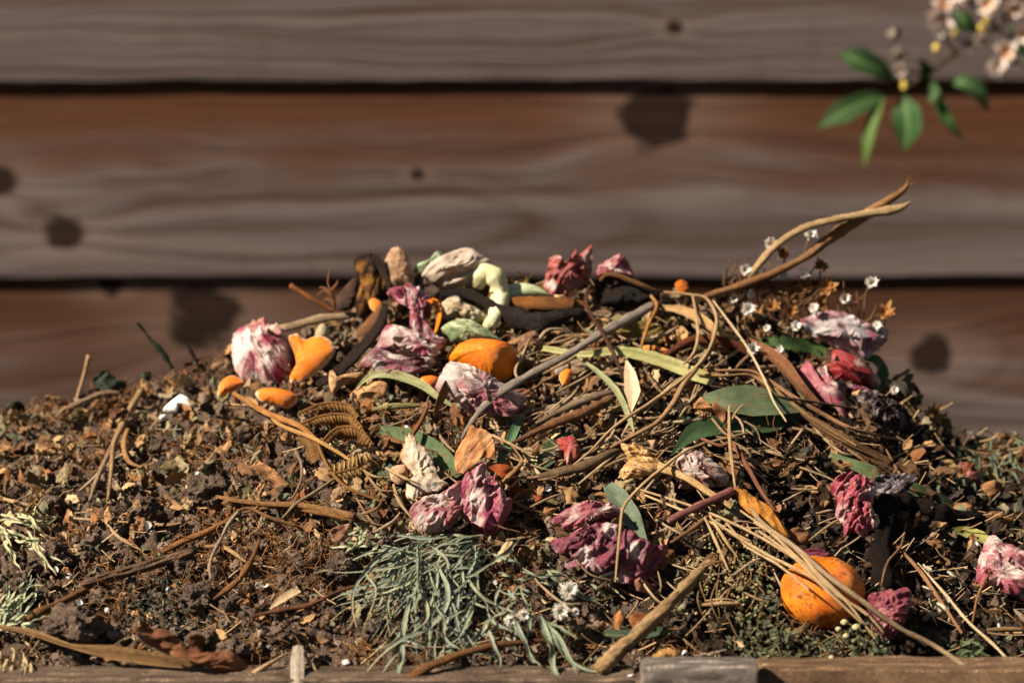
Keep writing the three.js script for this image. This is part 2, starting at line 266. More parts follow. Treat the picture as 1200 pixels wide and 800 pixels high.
// ================================================================ THE SETTING
{ // ground, one sheet to the horizon
  const g = new THREE.PlaneGeometry(300, 300, 60, 60); g.rotateX(-Math.PI / 2);
  const p = g.attributes.position, col = [], uv = []; for (let i = 0; i < p.count; i++) { col.push(...soilDark(p.getX(i), 0, p.getZ(i), 1)); uv.push(p.getX(i), p.getZ(i)); }
  g.setAttribute('color', new THREE.Float32BufferAttribute(col, 3)); g.setAttribute('uv', new THREE.Float32BufferAttribute(uv, 2));
  const m = mesh('ground', g, M.soil); m.position.y = -0.16; tag(m, 'dark bare garden soil around the heap', null, null, 'structure');
}
// ---- fence of broad overlapping boards
const FENCE_Z = -0.92, BW = 2.6;
const boardBottom = [97, 325].map(py => atZ(600, py, FENCE_Z).y), PITCH_Y = boardBottom[0] - boardBottom[1];
function boardTexture(knots, arches, seed, o = {}) {
  const w = 2048, h = 256, d = new Uint8Array(w * h * 4), bd = new Uint8Array(w * h * 4), top = hex(o.top || '#5a3a26'), mid = hex('#5d483c'), low = hex(o.low || '#665c58'), line = hex('#463429'), kn = hex('#120b08'), knRed = hex('#3a2318');
  for (let j = 0; j < h; j++) for (let i = 0; i < w; i++) {
    const x = (i / w - 0.5) * BW, y = j / h * (PITCH_Y + 0.03);   // metres from the board's lower edge
    let gy = y, dark = 0, red = 0, near = 0, arch = 0;
    for (const [kx, ky, r] of knots) { const dx = (x - kx) / (r * 1.15), dy = (y - ky) / r, q = dx * dx * 0.35 + dy * dy; gy += (dy > 0 ? 1 : -1) * r * 1.1 * Math.exp(-q * 0.35) * (1 - Math.exp(-dy * dy * 3)); const e = Math.sqrt(dx * dx + dy * dy) + 0.3 * N3(x * 14, y * 16, seed + kx) + 0.1 * N3(x * 50, y * 50, seed); dark = Math.max(dark, sstep(1.05, 0.65, e)); red = Math.max(red, sstep(0.75, 0.3, e)); near = Math.max(near, Math.exp(-q * 0.6)); }
    for (const [ax, ay, a, b] of arches) { const e = Math.sqrt(((x - ax) / a) ** 2 + ((y - ay) / (b * (1 + 0.18 * N3(x * 6, 2, seed)))) ** 2); arch = Math.max(arch, Math.exp(-(((e - 1) / 0.09) ** 2)), 0.5 * Math.exp(-(((e - 1.45) / 0.08) ** 2))); }
    const wav = 0.012 * N3(x * 1.6, gy * 9, seed) + 0.004 * N3(x * 5, gy * 25, seed + 2);
    const rings = N3(x * 0.7 + seed, (gy + wav) * (o.ring ?? 95), 3), fine = N3(x * 6, (gy + wav) * 420, seed), blot = fbm(x * 3.2, y * 12, seed + 5, 4), streak = fbm(x * 14, y * 7, seed + 8, 4);
    const wv = y / PITCH_Y + 0.22 * blot + 0.1 * rings + 0.1 * fine;     // weathering follows the grain: grey where rain reaches, red-brown under the lap
    let c = mixc(low, mid, sstep(0.34, 0.58, wv)); c = mixc(c, top, sstep(0.52, 0.86, wv));
    c = mixc(c, line, clamp(0.5 * sstep(0.1, 0.75, rings) + 0.22 * sstep(0.1, 0.8, fine) + 0.5 * arch)); c = mixc(c, hex('#877a74'), 0.28 * sstep(0.15, 0.6, -rings) * sstep(0.6, 0.2, wv)); c = mixc(c, line, 0.14 * sstep(0.1, 0.6, streak)); c = mixc(c, hex('#8a786b'), 0.4 * near);
    c = mixc(c, kn, dark * 0.9); c = mixc(c, knRed, red * 0.3); c = [c[0] * 0.76, c[1] * 0.735, c[2] * 0.77];
    const k = (j * w + i) * 4, cc = new THREE.Color().setRGB(...c).convertLinearToSRGB(); d[k] = cc.r * 255; d[k + 1] = cc.g * 255; d[k + 2] = cc.b * 255; d[k + 3] = 255;
    const bv = clamp(0.5 + 0.3 * -rings + 0.18 * fine - 0.3 * dark) * 255; bd[k] = bd[k + 1] = bd[k + 2] = bv; bd[k + 3] = 255;
  }
  const mk = (a, srgb) => { const t = new THREE.DataTexture(a, w, h); t.magFilter = THREE.LinearFilter; t.wrapS = THREE.RepeatWrapping; if (srgb) t.colorSpace = THREE.SRGBColorSpace; t.needsUpdate = true; return t; };
  return new THREE.MeshPhysicalMaterial({ map: mk(d, true), bumpMap: mk(bd), bumpScale: 0.0018, roughness: 0.9, specularIntensity: 0.15 });
}
const kx = px => atZ(px, 300, FENCE_Z).x, fy = (py, b) => atZ(600, py, FENCE_Z).y - b;
{
  const fence = base('fence', V(0, -0.16, FENCE_Z), 'brown weathered timber fence of broad overlapping horizontal boards', 'fence');
  const b0 = boardBottom[0], b1 = boardBottom[1], b2 = b1 - PITCH_Y;
  const K = (px, py, r, b) => [kx(px), fy(py, b), r * 0.00102];
  const mats = [
    boardTexture([K(785, 33, 9, b0), K(-180, 40, 20, b0)], [], 11, { ring: 120 }),
    boardTexture([K(78, 277, 25, b1), K(2, 215, 24, b1), K(770, 138, 40, b1), K(490, 205, 8, b1)], [[kx(330), fy(260, b1), 290 * 0.00102, 40 * 0.00102]], 23, { ring: 45 }),
    boardTexture([K(1095, 415, 27, b2), K(245, 370, 42, b2), K(130, 335, 20, b2)], [[kx(1095), fy(415, b2), 0.09, 0.05]], 37, { ring: 60, top: '#4f3423' }),
    boardTexture([[0.3, 0.1, 0.02]], [], 51),
  ];
  for (let r = -3; r <= 3; r++) {
    const yb = b0 + r * -PITCH_Y + 0; if (yb + PITCH_Y < -0.2) continue;
    const n = 130, pos = [], uv = [], idx = [], H = PITCH_Y + 0.03, prof = [[0, -0.022], [0, -0.004], [0.0012, -0.0012], [0.004, 0], [0.02, -0.0006], [0.08, -0.003], [0.14, -0.006], [H - 0.012, -0.0105], [H, -0.013], [H, -0.024]];
    for (let i = 0; i <= n; i++) { const x = (i / n - 0.5) * BW, wob = 0.0022 * N3(x * 2.2, r * 7, 4) + 0.0008 * N3(x * 14, r, 8), wz = 0.0016 * N3(x * 1.7, r * 3, 6); for (const [y, z] of prof) { pos.push(x, yb + y + wob * (1 - y / H) + 0.16, z + wz * 0.5 + 0.009); uv.push(i / n, y / H); } }
    const S = prof.length; for (let i = 0; i < n; i++) for (let j = 0; j < S; j++) { const a = i * S + j, b = i * S + (j + 1) % S; idx.push(a, a + S, b, b, a + S, b + S); }
    const g = new THREE.BufferGeometry(); g.setAttribute('position', new THREE.Float32BufferAttribute(pos, 3)); g.setAttribute('uv', new THREE.Float32BufferAttribute(uv, 2)); g.setIndex(idx); g.computeVertexNormals();
    mesh('board', g, r === 0 ? mats[0] : r === 1 ? mats[1] : r === 2 ? mats[2] : mats[3], fence);
  }
  for (const x of [-1.1, 1.1]) { const g = new THREE.BoxGeometry(0.09, 1.4, 0.07); g.translate(x, 0.7, -0.06); mesh('post', g, new THREE.MeshStandardMaterial({ color: new THREE.Color().setRGB(0.14, 0.1, 0.07), roughness: 0.9 }), fence); }
}
// ---- timber edging along the foot of the heap
const plankWood = (a, b, seed) => (x, y, z) => { const r = N3(x * 3 + seed, y * 160 + 2 * N3(x * 8, y * 20, seed), z * 160), f = N3(x * 30, y * 500, z * 500 + seed); return mixc(a, b, clamp(0.5 + 0.5 * r + 0.25 * f)); };
function plank(x0, x1, y0, y1, z0, z1, colf, seed) {
  const g = new THREE.BoxGeometry(x1 - x0, y1 - y0, z1 - z0, Math.max(2, Math.round((x1 - x0) / 0.004)), 16, 12), p = g.attributes.position, col = [], uv = [], c = V((x0 + x1) / 2, (y0 + y1) / 2, (z0 + z1) / 2), h = V((x1 - x0) / 2, (y1 - y0) / 2, (z1 - z0) / 2), v = V();
  for (let i = 0; i < p.count; i++) {
    v.fromBufferAttribute(p, i); const e = 0.004, q = V(clamp(v.x, -h.x + e, h.x - e), clamp(v.y, -h.y + e, h.y - e), clamp(v.z, -h.z + e, h.z - e)), d = v.clone().sub(q); if (d.length() > e * 0.999) d.setLength(e); v.copy(q).add(d);
    const s = 0.0009 * N3(v.x * 40, v.y * 260 + seed, v.z * 260) + 0.0012 * N3(v.x * 9, v.y * 30, v.z * 30 + seed); v.y += s; v.z += s; p.setXYZ(i, v.x + c.x, v.y + c.y, v.z + c.z); col.push(...colf(v.x, v.y, v.z)); uv.push(v.y + v.z, v.x);
  }
  g.setAttribute('color', new THREE.Float32BufferAttribute(col, 3)); g.setAttribute('uv', new THREE.Float32BufferAttribute(uv, 2)); g.computeVertexNormals(); return g;
}
const yEdge = atZ(600, 787, 0.222).y, xOf = (px, py = 790, z = 0.222) => atZ(px, py, z).x;
own('edging_plank', plank(-0.95, xOf(745), yEdge - 0.15, yEdge + 0.0, 0.206, 0.240, plankWood(hex('#4b3b30'), hex('#85705d'), 1), 1), M.wood, 'grey brown edging plank along the foot of the heap, lower left', 'plank');
own('edging_plank', plank(xOf(885), 0.95, yEdge - 0.15, yEdge + 0.007, 0.2065, 0.2405, plankWood(hex('#5a4433'), hex('#96785a'), 5), 5), M.wood, 'brown grained edging plank under the straws, lower right corner', 'plank');
own('wood_offcut', plank(xOf(750, 785, 0.245), xOf(886, 785, 0.245), yEdge - 0.04, atZ(800, 777, 0.26).y, 0.2415, 0.268, plankWood(hex('#4a423b'), hex('#a0948a'), 9), 9), M.wood, 'short grey weathered wood block below the ochre stone', 'wood block');
own('edging_post', plank(xOf(738, 790, 0.23), xOf(892, 790, 0.23), yEdge - 0.16, yEdge - 0.043, 0.2415, 0.262, plankWood(hex('#4b3b30'), hex('#7d6a59'), 12), 12), M.wood, 'low brown timber carrying the short grey wood block', 'timber');

// ---- the heap of soil and compost
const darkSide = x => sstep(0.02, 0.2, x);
const rough3 = (x, z) => 0.011 * fbm(x * 16, z * 16, 1.5, 3) + 0.008 * (ridge(x * 34, z * 34, 4) - 0.3) * 0.6 + 0.0045 * N3(x * 95, z * 95, 6) + 0.0022 * N3(x * 230, z * 230, 2);
{
  const nx = 520, nz = 300, x0 = -0.95, x1 = 0.95, z0 = -0.52, z1 = 0.215, pos = [], col = [], uv = [], idx = [];
  const gx = i => { const u = i / nx * 2 - 1; return 0.95 * (0.72 * u + 0.28 * u * u * u); };
  for (let j = 0; j <= nz; j++) for (let i = 0; i <= nx; i++) {
    const x = gx(i), z = lerp(z0, z1, j / nz), n = heapNormal(x, z), r = rough3(x, z) - 0.004, y = heap(x, z);
    pos.push(x + n.x * r + 0.002 * N3(x * 150, z * 150, 11), y + n.y * r, Math.min(0.2055, z + n.z * r));
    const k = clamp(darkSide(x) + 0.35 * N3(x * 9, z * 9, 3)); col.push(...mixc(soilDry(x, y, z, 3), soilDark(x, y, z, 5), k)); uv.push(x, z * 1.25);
  }
  const S = nx + 1; for (let j = 0; j < nz; j++) for (let i = 0; i < nx; i++) { const a = j * S + i; idx.push(a, a + S, a + 1, a + 1, a + S, a + S + 1); }
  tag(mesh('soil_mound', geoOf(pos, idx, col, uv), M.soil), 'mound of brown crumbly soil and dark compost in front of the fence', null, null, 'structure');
}
const onHeap = (x, z, up = 0) => { const n = heapNormal(x, z), r = rough3(x, z) - 0.004 + up; return V(x + n.x * r, heap(x, z) + n.y * r, z + n.z * r); };

// ---- loose matter nobody could count
function scatter(name, geo, mat, count, place, label) {
  const im = new THREE.InstancedMesh(geo, mat, count), m = new THREE.Matrix4(), q = new THREE.Quaternion(), c = new THREE.Color(); let k = 0, guard = 0;
  while (k < count && guard++ < count * 40) { const s = place(); if (!s) continue; q.setFromEuler(s.e); m.compose(s.p, q, V(s.s[0], s.s[1], s.s[2])); im.setMatrixAt(k, m); im.setColorAt(k, c.setRGB(...s.c)); k++; }
  im.count = k; im.name = numbered(name); im.castShadow = im.receiveShadow = true; scene.add(im); tag(im, label, null, null, 'stuff'); return im;
}
const white1 = () => [1, 1, 1];
const anyTurn = () => new THREE.Euler(rr(-3.1, 3.1), rr(-3.1, 3.1), rr(-3.1, 3.1));
const spot = (zMin = -0.28) => { const x = rr(-0.56, 0.56), z = rr(zMin, FOOT_Z - 0.004); return [x, z]; };
const gm = grainMap.clone(); gm.repeat.set(1.5, 1.5); gm.needsUpdate = true;
const M1 = { soil: new THREE.MeshPhysicalMaterial({ specularIntensity: 0.12, roughness: 0.97, map: gm }), dry: new THREE.MeshPhysicalMaterial({ specularIntensity: 0.25, roughness: 0.8, map: gm, side: THREE.DoubleSide }) };
for (let v = 0; v < 3; v++) {
  const g = new THREE.IcosahedronGeometry(1, 2), p = g.attributes.position, q = V(); for (let i = 0; i < p.count; i++) { q.fromBufferAttribute(p, i); const f = 1 + 0.35 * N3(q.x * 1.3 + v * 9, q.y * 1.3, q.z * 1.3) + 0.22 * N3(q.x * 3.5, q.y * 3.5 + v, q.z * 3.5); p.setXYZ(i, q.x * f, q.y * f, q.z * f); } g.computeVertexNormals();
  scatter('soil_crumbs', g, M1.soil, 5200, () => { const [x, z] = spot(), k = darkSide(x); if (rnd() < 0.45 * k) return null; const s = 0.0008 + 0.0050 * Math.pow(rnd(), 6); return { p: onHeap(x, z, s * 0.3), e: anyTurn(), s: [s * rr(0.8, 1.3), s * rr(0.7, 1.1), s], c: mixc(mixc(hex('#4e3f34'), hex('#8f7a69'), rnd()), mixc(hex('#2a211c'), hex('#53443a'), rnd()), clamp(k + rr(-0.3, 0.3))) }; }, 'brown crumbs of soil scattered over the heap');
}
// root hairs and fibres
function fibreGeo(seed, L, r, bend, n = 9) { const pts = []; let a = 0; const p = V(); for (let i = 0; i < n; i++) { pts.push(p.clone()); a += bend * N3(i * 0.7, seed, 1); const b = bend * 0.7 * N3(i * 0.8, seed, 5); p.add(V(Math.cos(a), Math.sin(a) * 0.6, Math.sin(b)).multiplyScalar(L / n)); } const c = new THREE.CatmullRomCurve3(pts); c.getPoint(0.5); const g = new THREE.TubeGeometry(c, n * 2, r, 4); g.translate(-p.x / 2, -p.y / 2, -p.z / 2); return g; }
for (let v = 0; v < 5; v++) scatter('root_fibres', fibreGeo(v * 3.7, 1, 0.009, 1.1), M1.soil, 1150, () => {
  const [x, z] = spot(-0.2), left = x < 0.02, pp = toPixel(V(x, heap(x, z), z)), mat = sstep(110, 40, Math.hypot((pp[0] - 300) / 1.3, pp[1] - 640)), patch = fbm(x * 11, z * 11, 8, 2) + (left ? 0.02 : -0.3) + 0.35 * mat; if (patch < 0.05) return null; const s = rr(0.012, 0.042), n = heapNormal(x, z);
  return { p: onHeap(x, z, rr(0.001, 0.007)), e: new THREE.Euler(rr(-0.5, 0.9), rr(-0.6, 0.6), rr(-3.1, 3.1)), s: [s, s, s * 0.7], c: mixc(hex('#5e3f28'), hex('#a5784e'), rnd()) }; }, 'fine brown root fibres matted over the soil');
// flakes of dead leaf, curled
function flakeGeo(seed, cells = 7) { const g = new THREE.PlaneGeometry(2, 1.2, cells, cells), p = g.attributes.position; for (let i = 0; i < p.count; i++) { let x = p.getX(i), y = p.getY(i); const w = Math.sqrt(Math.max(0, 1 - x * x * 0.97)) * (1 + 0.35 * N3(x * 2.5, Math.sign(y), seed)); y *= w; p.setXYZ(i, x + 0.12 * N3(x, y, seed), y, 0.45 * (x * x * N3(seed, 1, 1) + y * y * 1.6 * N3(seed, 2, 2)) + 0.22 * N3(x * 1.8, y * 1.8, seed + 3)); } g.computeVertexNormals(); return g; }
const flakeCols = ['#6e4a30', '#9a714a', '#54382a', '#7a5a3c', '#b08a5e', '#4a3a2c', '#8a5a34', '#5f5a3c', '#8f8468', '#6c6e58', '#bfa27c', '#3c2f26'].map(hex);
const darkFlakeCols = ['#2c2019', '#3d2a1e', '#4a3526', '#241b16', '#5e452f', '#33302a'].map(hex);   // darker leaf tones, picked only on the right of the heap
for (let v = 0; v < 6; v++) scatter('leaf_litter', flakeGeo(v * 5.3 + 1), M1.dry, 1250, () => { const [x, z] = spot(), [px, py] = toPixel(V(x, heap(x, z), z)), upl = px < 420 && py < 620, mid = (px > 420 && py < 660) || upl && rnd() < 0.45, den = (mid ? 1 : 0.55 + 0.5 * fbm(x * 9, z * 9, 2, 2)) * (px > 960 && py > 520 ? 0.5 : 1); if (rnd() > den) return null; const s = (mid ? rr(0.003, 0.0105) : rr(0.0015, 0.0065)); return { p: onHeap(x, z, rr(0.001, mid ? 0.012 : 0.006)), e: new THREE.Euler(rr(-1.4, 0.5), rr(-0.8, 0.8), rr(-3.1, 3.1)), s: [s, s * rr(0.5, 1), s], c: mixc(pick(x > 0.17 && rnd() < 0.72 ? darkFlakeCols : flakeCols), pick(x > 0.17 ? darkFlakeCols : flakeCols), rnd() * 0.6) }; }, 'brown flakes of dead leaf littering the heap');
// short bits of chopped straw and stalk
const chip = new THREE.CylinderGeometry(0.5, 0.42, 1, 5, 3); { const p = chip.attributes.position; for (let i = 0; i < p.count; i++) p.setX(i, p.getX(i) + 3.2 * (p.getY(i) ** 2)); chip.computeVertexNormals(); }
scatter('straw_chaff', chip, M1.dry, 2600, () => { const [x, z] = spot(), [px] = toPixel(V(x, heap(x, z), z)); const right = px > 480; if (rnd() > (right ? 0.9 : 0.5)) return null; const L = rr(0.006, 0.034), r = rr(0.0004, 0.0012); return { p: onHeap(x, z, rr(0.001, right ? 0.012 : 0.005)), e: new THREE.Euler(rr(-0.7, 0.7), rr(-0.7, 0.7), Math.PI / 2 + rr(-0.9, 0.9)), s: [r, L, r], c: mixc(pick([C.strawDark, C.twig, hex('#9c7a52'), C.greyStick]), C.straw, rnd() * 0.8) }; }, 'short bits of dry straw and stalk strewn over the heap');
// small green and grey-green scraps of weed
const leaflet = flakeGeo(3.3, 5);
scatter('weed_scraps', leaflet, M1.dry, 2200, () => { const [x, z] = spot(), d = fbm(x * 7 + 4, z * 7, 12, 3) + (x > 0.3 ? 0.15 : x < -0.15 ? 0.08 : 0); if (d < 0.06) return null; const s = rr(0.0015, 0.005); return { p: onHeap(x, z, rr(0.001, 0.006)), e: anyTurn(), s: [s, s * 0.7, s], c: mixc(hex('#323c2c'), hex('#85876a'), rnd()) }; }, 'small wilted green scraps of weed between the soil crumbs');

// ================================================================ THINGS ON THE HEAP
const PI = Math.PI;
// a withered skin: an outer piece and thinner layers peeling off it
function skin(label, outline, o, name = 'onion_skin', cat = 'onion skin') {
  const q = { bulge: 9, fold: 4, thick: 0.4, curl: 4, wave: 3, aniso: 0.3, lift: 8, ...o, freq: (o.freq ?? 62) * 0.8 }, mat = o.mat || M.skin, root = own(name, crumple(outline, { ...q, col: o.col || onion({ dir: o.dir, ...o }) }), mat, label, cat, o.group);
  const n = outline.length, cx = outline.reduce((s, p) => s + p[0], 0) / n, cy = outline.reduce((s, p) => s + p[1], 0) / n, w = Math.max(...outline.map(p => Math.abs(p[0] - cx))), h = Math.max(...outline.map(p => Math.abs(p[1] - cy)));
  for (let i = 0; i < (o.layers ?? (w * h > 500 ? 2 : 1)); i++) {
    const s = rr(0.5, 0.78), t = rr(-0.4, 0.4), dx = rr(-0.3, 0.3) * w * (1 - s) * 2.2, dy = rr(-0.3, 0.3) * h * (1 - s) * 2.2, ol = outline.map(([x, y]) => { const a = (x - cx) * s * rr(0.85, 1.15), b = (y - cy) * s * rr(0.85, 1.15); return [cx + dx + a * Math.cos(t) - b * Math.sin(t), cy + dy + a * Math.sin(t) + b * Math.cos(t)]; });
    part('layer', crumple(ol, { ...q, c: undefined, lift: q.lift + q.bulge * 0.55 + 1.5 + i, bulge: q.bulge * 0.45, wave: 5, dir: (o.dir ?? 0) + t, seed: undefined, col: o.col || onion({ dir: (o.dir ?? 0) + t, ...o, tone: (o.tone ?? 0) + rr(-0.2, 0.12), white: (o.white ?? 0.3) + rr(-0.2, 0.12) }) }), mat, root);
  }
  return root;
}
const solid = (name, cat, label, outline, o) => own(name, crumple(outline, { bulge: 9, back: 9, fold: 2, ...o }), o.mat || M.skin, label, cat, o.group);
const stick = (name, cat, label, pts, o) => own(name, tube(path3(pts, o.z), { rough: 0.1, ...o, col: o.col || stalk(o.a || C.strawDark, o.b || C.straw, o) }), o.mat || M.dry, label, cat, o.group);
const strap = (name, cat, label, pts, o) => own(name, blade(path3(pts, o.z), { ...o, col: o.col || leafCol(o.a || C.green, o.b || C.greyGreen, o) }), o.mat || M.leaf, label, cat, o.group);

// ---- earth clods
[[85, 742, 44, 'largest dark clod at the lower left above the long brown leaf'], [214, 664, 19, 'round clod right of the weathered wooden stake'], [232, 700, 25, 'knobbly clod below the stake, above the lobed brown leaf'], [58, 655, 27, 'broad clod at the left edge above the root'], [402, 664, 22, 'brown clod left of the grey green grass clump'], [443, 640, 21, 'clod between the pith and the grass clump'], [168, 597, 20, 'round clod under the white petal side of the left slope'], [242, 578, 31, 'wide clod beneath the horizontal brown twig on the left'], [272, 764, 22, 'low clod just right of the lobed brown leaf'], [238, 752, 20, 'clod half hidden behind the lobed brown leaf'], [140, 545, 10, 'small round clod under the crossed dry stalks'], [190, 524, 18, 'clod below the larger white eggshell'], [287, 508, 13, 'upright knob of soil with a white speck on top'], [378, 603, 13, 'small clod left of the broken brown twig end'], [306, 642, 13, 'small clod among the matted roots'], [348, 655, 12, 'small crumbly clod in the middle of the root mat'], [20, 690, 18, 'clod beside the pale grass tuft at the left edge'], [118, 700, 17, 'clod below the foot of the weathered stake'], [620, 590, 15, 'dark clod left of the lower red onion skins'], [470, 660, 12, 'clod under the top of the grass clump'], [1075, 760, 20, 'dark clod under the long grey straw near the right plank'], [560, 690, 12, 'small clod in the gap of the grass clump'], [330, 745, 18, 'clod behind the upright grey reed'], [440, 735, 14, 'clod left of the bottom brown stick'], [760, 735, 14, 'dark clod above the ochre stone'], [1150, 755, 18, 'dark clod near the right end of the front plank'], [210, 615, 12, 'clod above the grey root'], [60, 590, 14, 'clod at the upper left slope edge']].forEach(([x, y, r, label]) => {
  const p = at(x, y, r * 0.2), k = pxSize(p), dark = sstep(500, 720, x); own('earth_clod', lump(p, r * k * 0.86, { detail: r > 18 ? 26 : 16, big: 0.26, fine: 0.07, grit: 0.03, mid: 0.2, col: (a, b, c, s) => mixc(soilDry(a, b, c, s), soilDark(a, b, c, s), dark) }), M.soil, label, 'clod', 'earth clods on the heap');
});

// ---- withered red onions and their skins
solid('onion', 'onion', 'whole shrivelled red onion with white mould at the upper left', [[274, 395], [284, 386], [300, 380], [318, 383], [332, 391], [340, 402], [343, 420], [341, 440], [333, 451], [318, 455], [300, 452], [285, 446], [275, 432], [272, 415]], { lift: 26, bulge: 20, back: 20, dome: 0.5, fold: 6, freq: 60, dir: 2.2, mat: M.onion, cell: 1.4, col: onion({ dir: 2.2, white: 0.42, tone: -0.05, speck: 0.85 }), tilt: [-0.1, -0.1] });
skin('dry pinkish skin flap on top of the shrivelled onion', [[284, 390], [292, 381], [304, 378], [320, 382], [336, 390], [330, 396], [312, 392], [298, 393]], { lift: 40, hi: C.tan, lo: C.pink, white: 0.3, bulge: 4, tilt: [-0.5, 0] });
skin('folded pink onion skin standing above the mouldy layers', [[453, 343], [462, 336], [475, 335], [490, 342], [497, 355], [497, 372], [504, 388], [514, 396], [511, 405], [498, 403], [485, 390], [482, 375], [478, 358], [468, 352], [458, 352]], { c: [488, 368], lift: 42, dir: 1.9, bulge: 6, fold: 5, white: 0.16, tone: -0.05 });
skin('mouldy white and magenta onion layer with curled red rim', [[450, 384], [460, 380], [474, 384], [492, 392], [508, 404], [518, 395], [523, 402], [512, 414], [495, 419], [466, 414], [442, 406]], { lift: 32, dir: 2.7, bulge: 9, fold: 4, white: 0.4, tilt: [0.25, 0], cell: 1.5 });
skin('lowest wine red onion layer with grey mould beside the banana strip', [[422, 427], [438, 407], [452, 412], [477, 418], [505, 420], [511, 426], [500, 434], [480, 443], [460, 443], [440, 436]], { lift: 28, dir: 0.1, bulge: 8, white: 0.3, lo: C.wine, tone: -0.15 });
skin('purple onion scrap behind the curled orange rind', [[486, 350], [498, 346], [506, 356], [503, 372], [492, 372]], { lift: 26, lo: C.wine, white: 0 });
skin('pink and white onion skin in front of the orange half', [[510, 457], [515, 440], [524, 425], [533, 424], [551, 430], [571, 439], [591, 450], [615, 464], [617, 470], [605, 486], [580, 489], [555, 485], [540, 477], [525, 467]], { lift: 34, dir: -0.5, bulge: 13, fold: 4, freq: 55, white: 0.5, speck: 0.8, hi: hex('#d9959a'), cell: 1.4, tilt: [0.1, 0.15] });
skin('torn red onion skin with pointed tip on the crest', [[637, 336], [642, 312], [645, 302], [655, 299], [662, 307], [670, 305], [682, 296], [690, 289], [694, 289], [694, 315], [690, 330], [680, 335], [662, 345], [647, 345]], { lift: 22, dir: 1.4, bulge: 7, fold: 5, freq: 60, white: 0.08, lo: hex('#8f2a2c'), hi: hex('#cf7466'), lie: 0.1, tone: -0.05 });
skin('smaller red onion skin on the crest above the black banana peel', [[699, 325], [702, 311], [715, 303], [726, 297], [736, 306], [742, 317], [745, 327], [722, 327], [710, 322]], { lift: 20, dir: 2.6, bulge: 9, fold: 4, white: 0.14, lo: hex('#962c3c'), lie: 0.2 });
skin('left of two red onion skins under the pith, faded pink', [[480, 600], [495, 586], [515, 580], [530, 570], [542, 563], [541, 580], [538, 605], [525, 618], [502, 626], [487, 618]], { lift: 20, dir: 0.7, bulge: 11, fold: 5, freq: 65, white: 0.28, hi: hex('#d38c84'), cell: 1.4 });
skin('right of two red onion skins under the tan leaf, cupped magenta', [[540, 580], [542, 562], [555, 553], [570, 546], [569, 560], [585, 570], [600, 592], [596, 605], [585, 622], [572, 627], [555, 618], [541, 605]], { c: [565, 590], lift: 24, dir: 1.2, bulge: 9, fold: 8, freq: 55, white: 0.2, tone: 0.02, cell: 1.4 });
skin('rolled red onion skin topmost of the lower dark pair', [[647, 611], [663, 597], [683, 589], [712, 589], [725, 594], [726, 607], [701, 616], [672, 621], [650, 618]], { lift: 22, dir: 0.15, bulge: 12, fold: 5, white: 0.12, hi: hex('#c06a70'), speck: 0.8, cell: 1.4 });
skin('large dark magenta onion skin spread above the seed heads', [[646, 632], [669, 627], [699, 615], [724, 616], [738, 625], [764, 639], [784, 640], [774, 659], [761, 677], [735, 686], [712, 680], [695, 671], [686, 657], [669, 653], [652, 646]], { lift: 18, dir: 0.9, bulge: 8, fold: 7, freq: 60, white: 0.04, lo: C.wine, hi: hex('#a94a62'), cell: 1.4 });
skin('tan folded lip of the lower onion skins', [[668, 628], [686, 617], [700, 614], [697, 622], [684, 630], [672, 633]], { lift: 26, col: onion({ lo: C.pink, hi: C.tan, white: 0.2 }), bulge: 4 });
skin('tiny red onion scrap under the crossing straws', [[652, 515], [670, 509], [677, 520], [681, 539], [665, 545], [659, 530]], { lift: 22, dir: 1.5, lo: hex('#a62038'), hi: hex('#c86a4a'), white: 0.05 });
skin('pink and green onion scrap behind the fan husk stalk', [[792, 542], [802, 525], [816, 526], [830, 534], [845, 546], [856, 558], [847, 567], [830, 560], [820, 568], [810, 573], [795, 573], [802, 560]], { c: [817, 550], lift: 24, col: onion({ lo: hex('#b06a62'), hi: hex('#a3a07c'), white: 0.2, speck: 0.8 }), bulge: 8 });
skin('mouldy pale pink onion skin at the right top under the daisies', [[936, 378], [950, 369], [975, 367], [995, 370], [1010, 375], [1025, 384], [1042, 387], [1040, 400], [1027, 411], [1015, 422], [1000, 413], [980, 407], [960, 397], [942, 388]], { lift: 24, dir: -0.4, bulge: 11, fold: 4, white: 0.42, bloom: C.mould, speck: 0.8 });
skin('bright red onion layer below the mouldy pale skin', [[965, 433], [972, 418], [982, 408], [1000, 417], [1015, 427], [1030, 440], [1029, 452], [1005, 450], [985, 442]], { lift: 22, dir: -0.6, lo: hex('#8c1620'), hi: hex('#cf4a40'), white: -0.1, bulge: 11, fold: 2 });
skin('thin pink onion sliver between the red layer and the mouldy clump', [[975, 449], [990, 447], [1010, 451], [1022, 455], [1008, 459], [988, 457]], { lift: 22, white: 0.2, bulge: 3 });
skin('magenta onion wedge left of the mouldy black clump', [[935, 438], [947, 422], [952, 435], [970, 450], [985, 460], [996, 477], [990, 491], [979, 481], [960, 468], [942, 451]], { lift: 24, dir: -0.75, white: 0.2, lo: hex('#8c1838'), bulge: 6, fold: 3 });
solid('mouldy_onion', 'onion', 'black onion lump with grey white mould at the right', [[995, 465], [1005, 459], [1020, 457], [1040, 467], [1057, 477], [1067, 488], [1065, 502], [1045, 511], [1015, 507], [997, 493]], { lift: 24, bulge: 16, back: 14, fold: 5, freq: 110, aniso: 1, fine: 0.35, mat: M.pith, col: mottled([hex('#17100f'), hex('#2a1d1c'), hex('#6a5a5a'), hex('#b9a8aa')], { f: 95, speck: 0.55 }) });
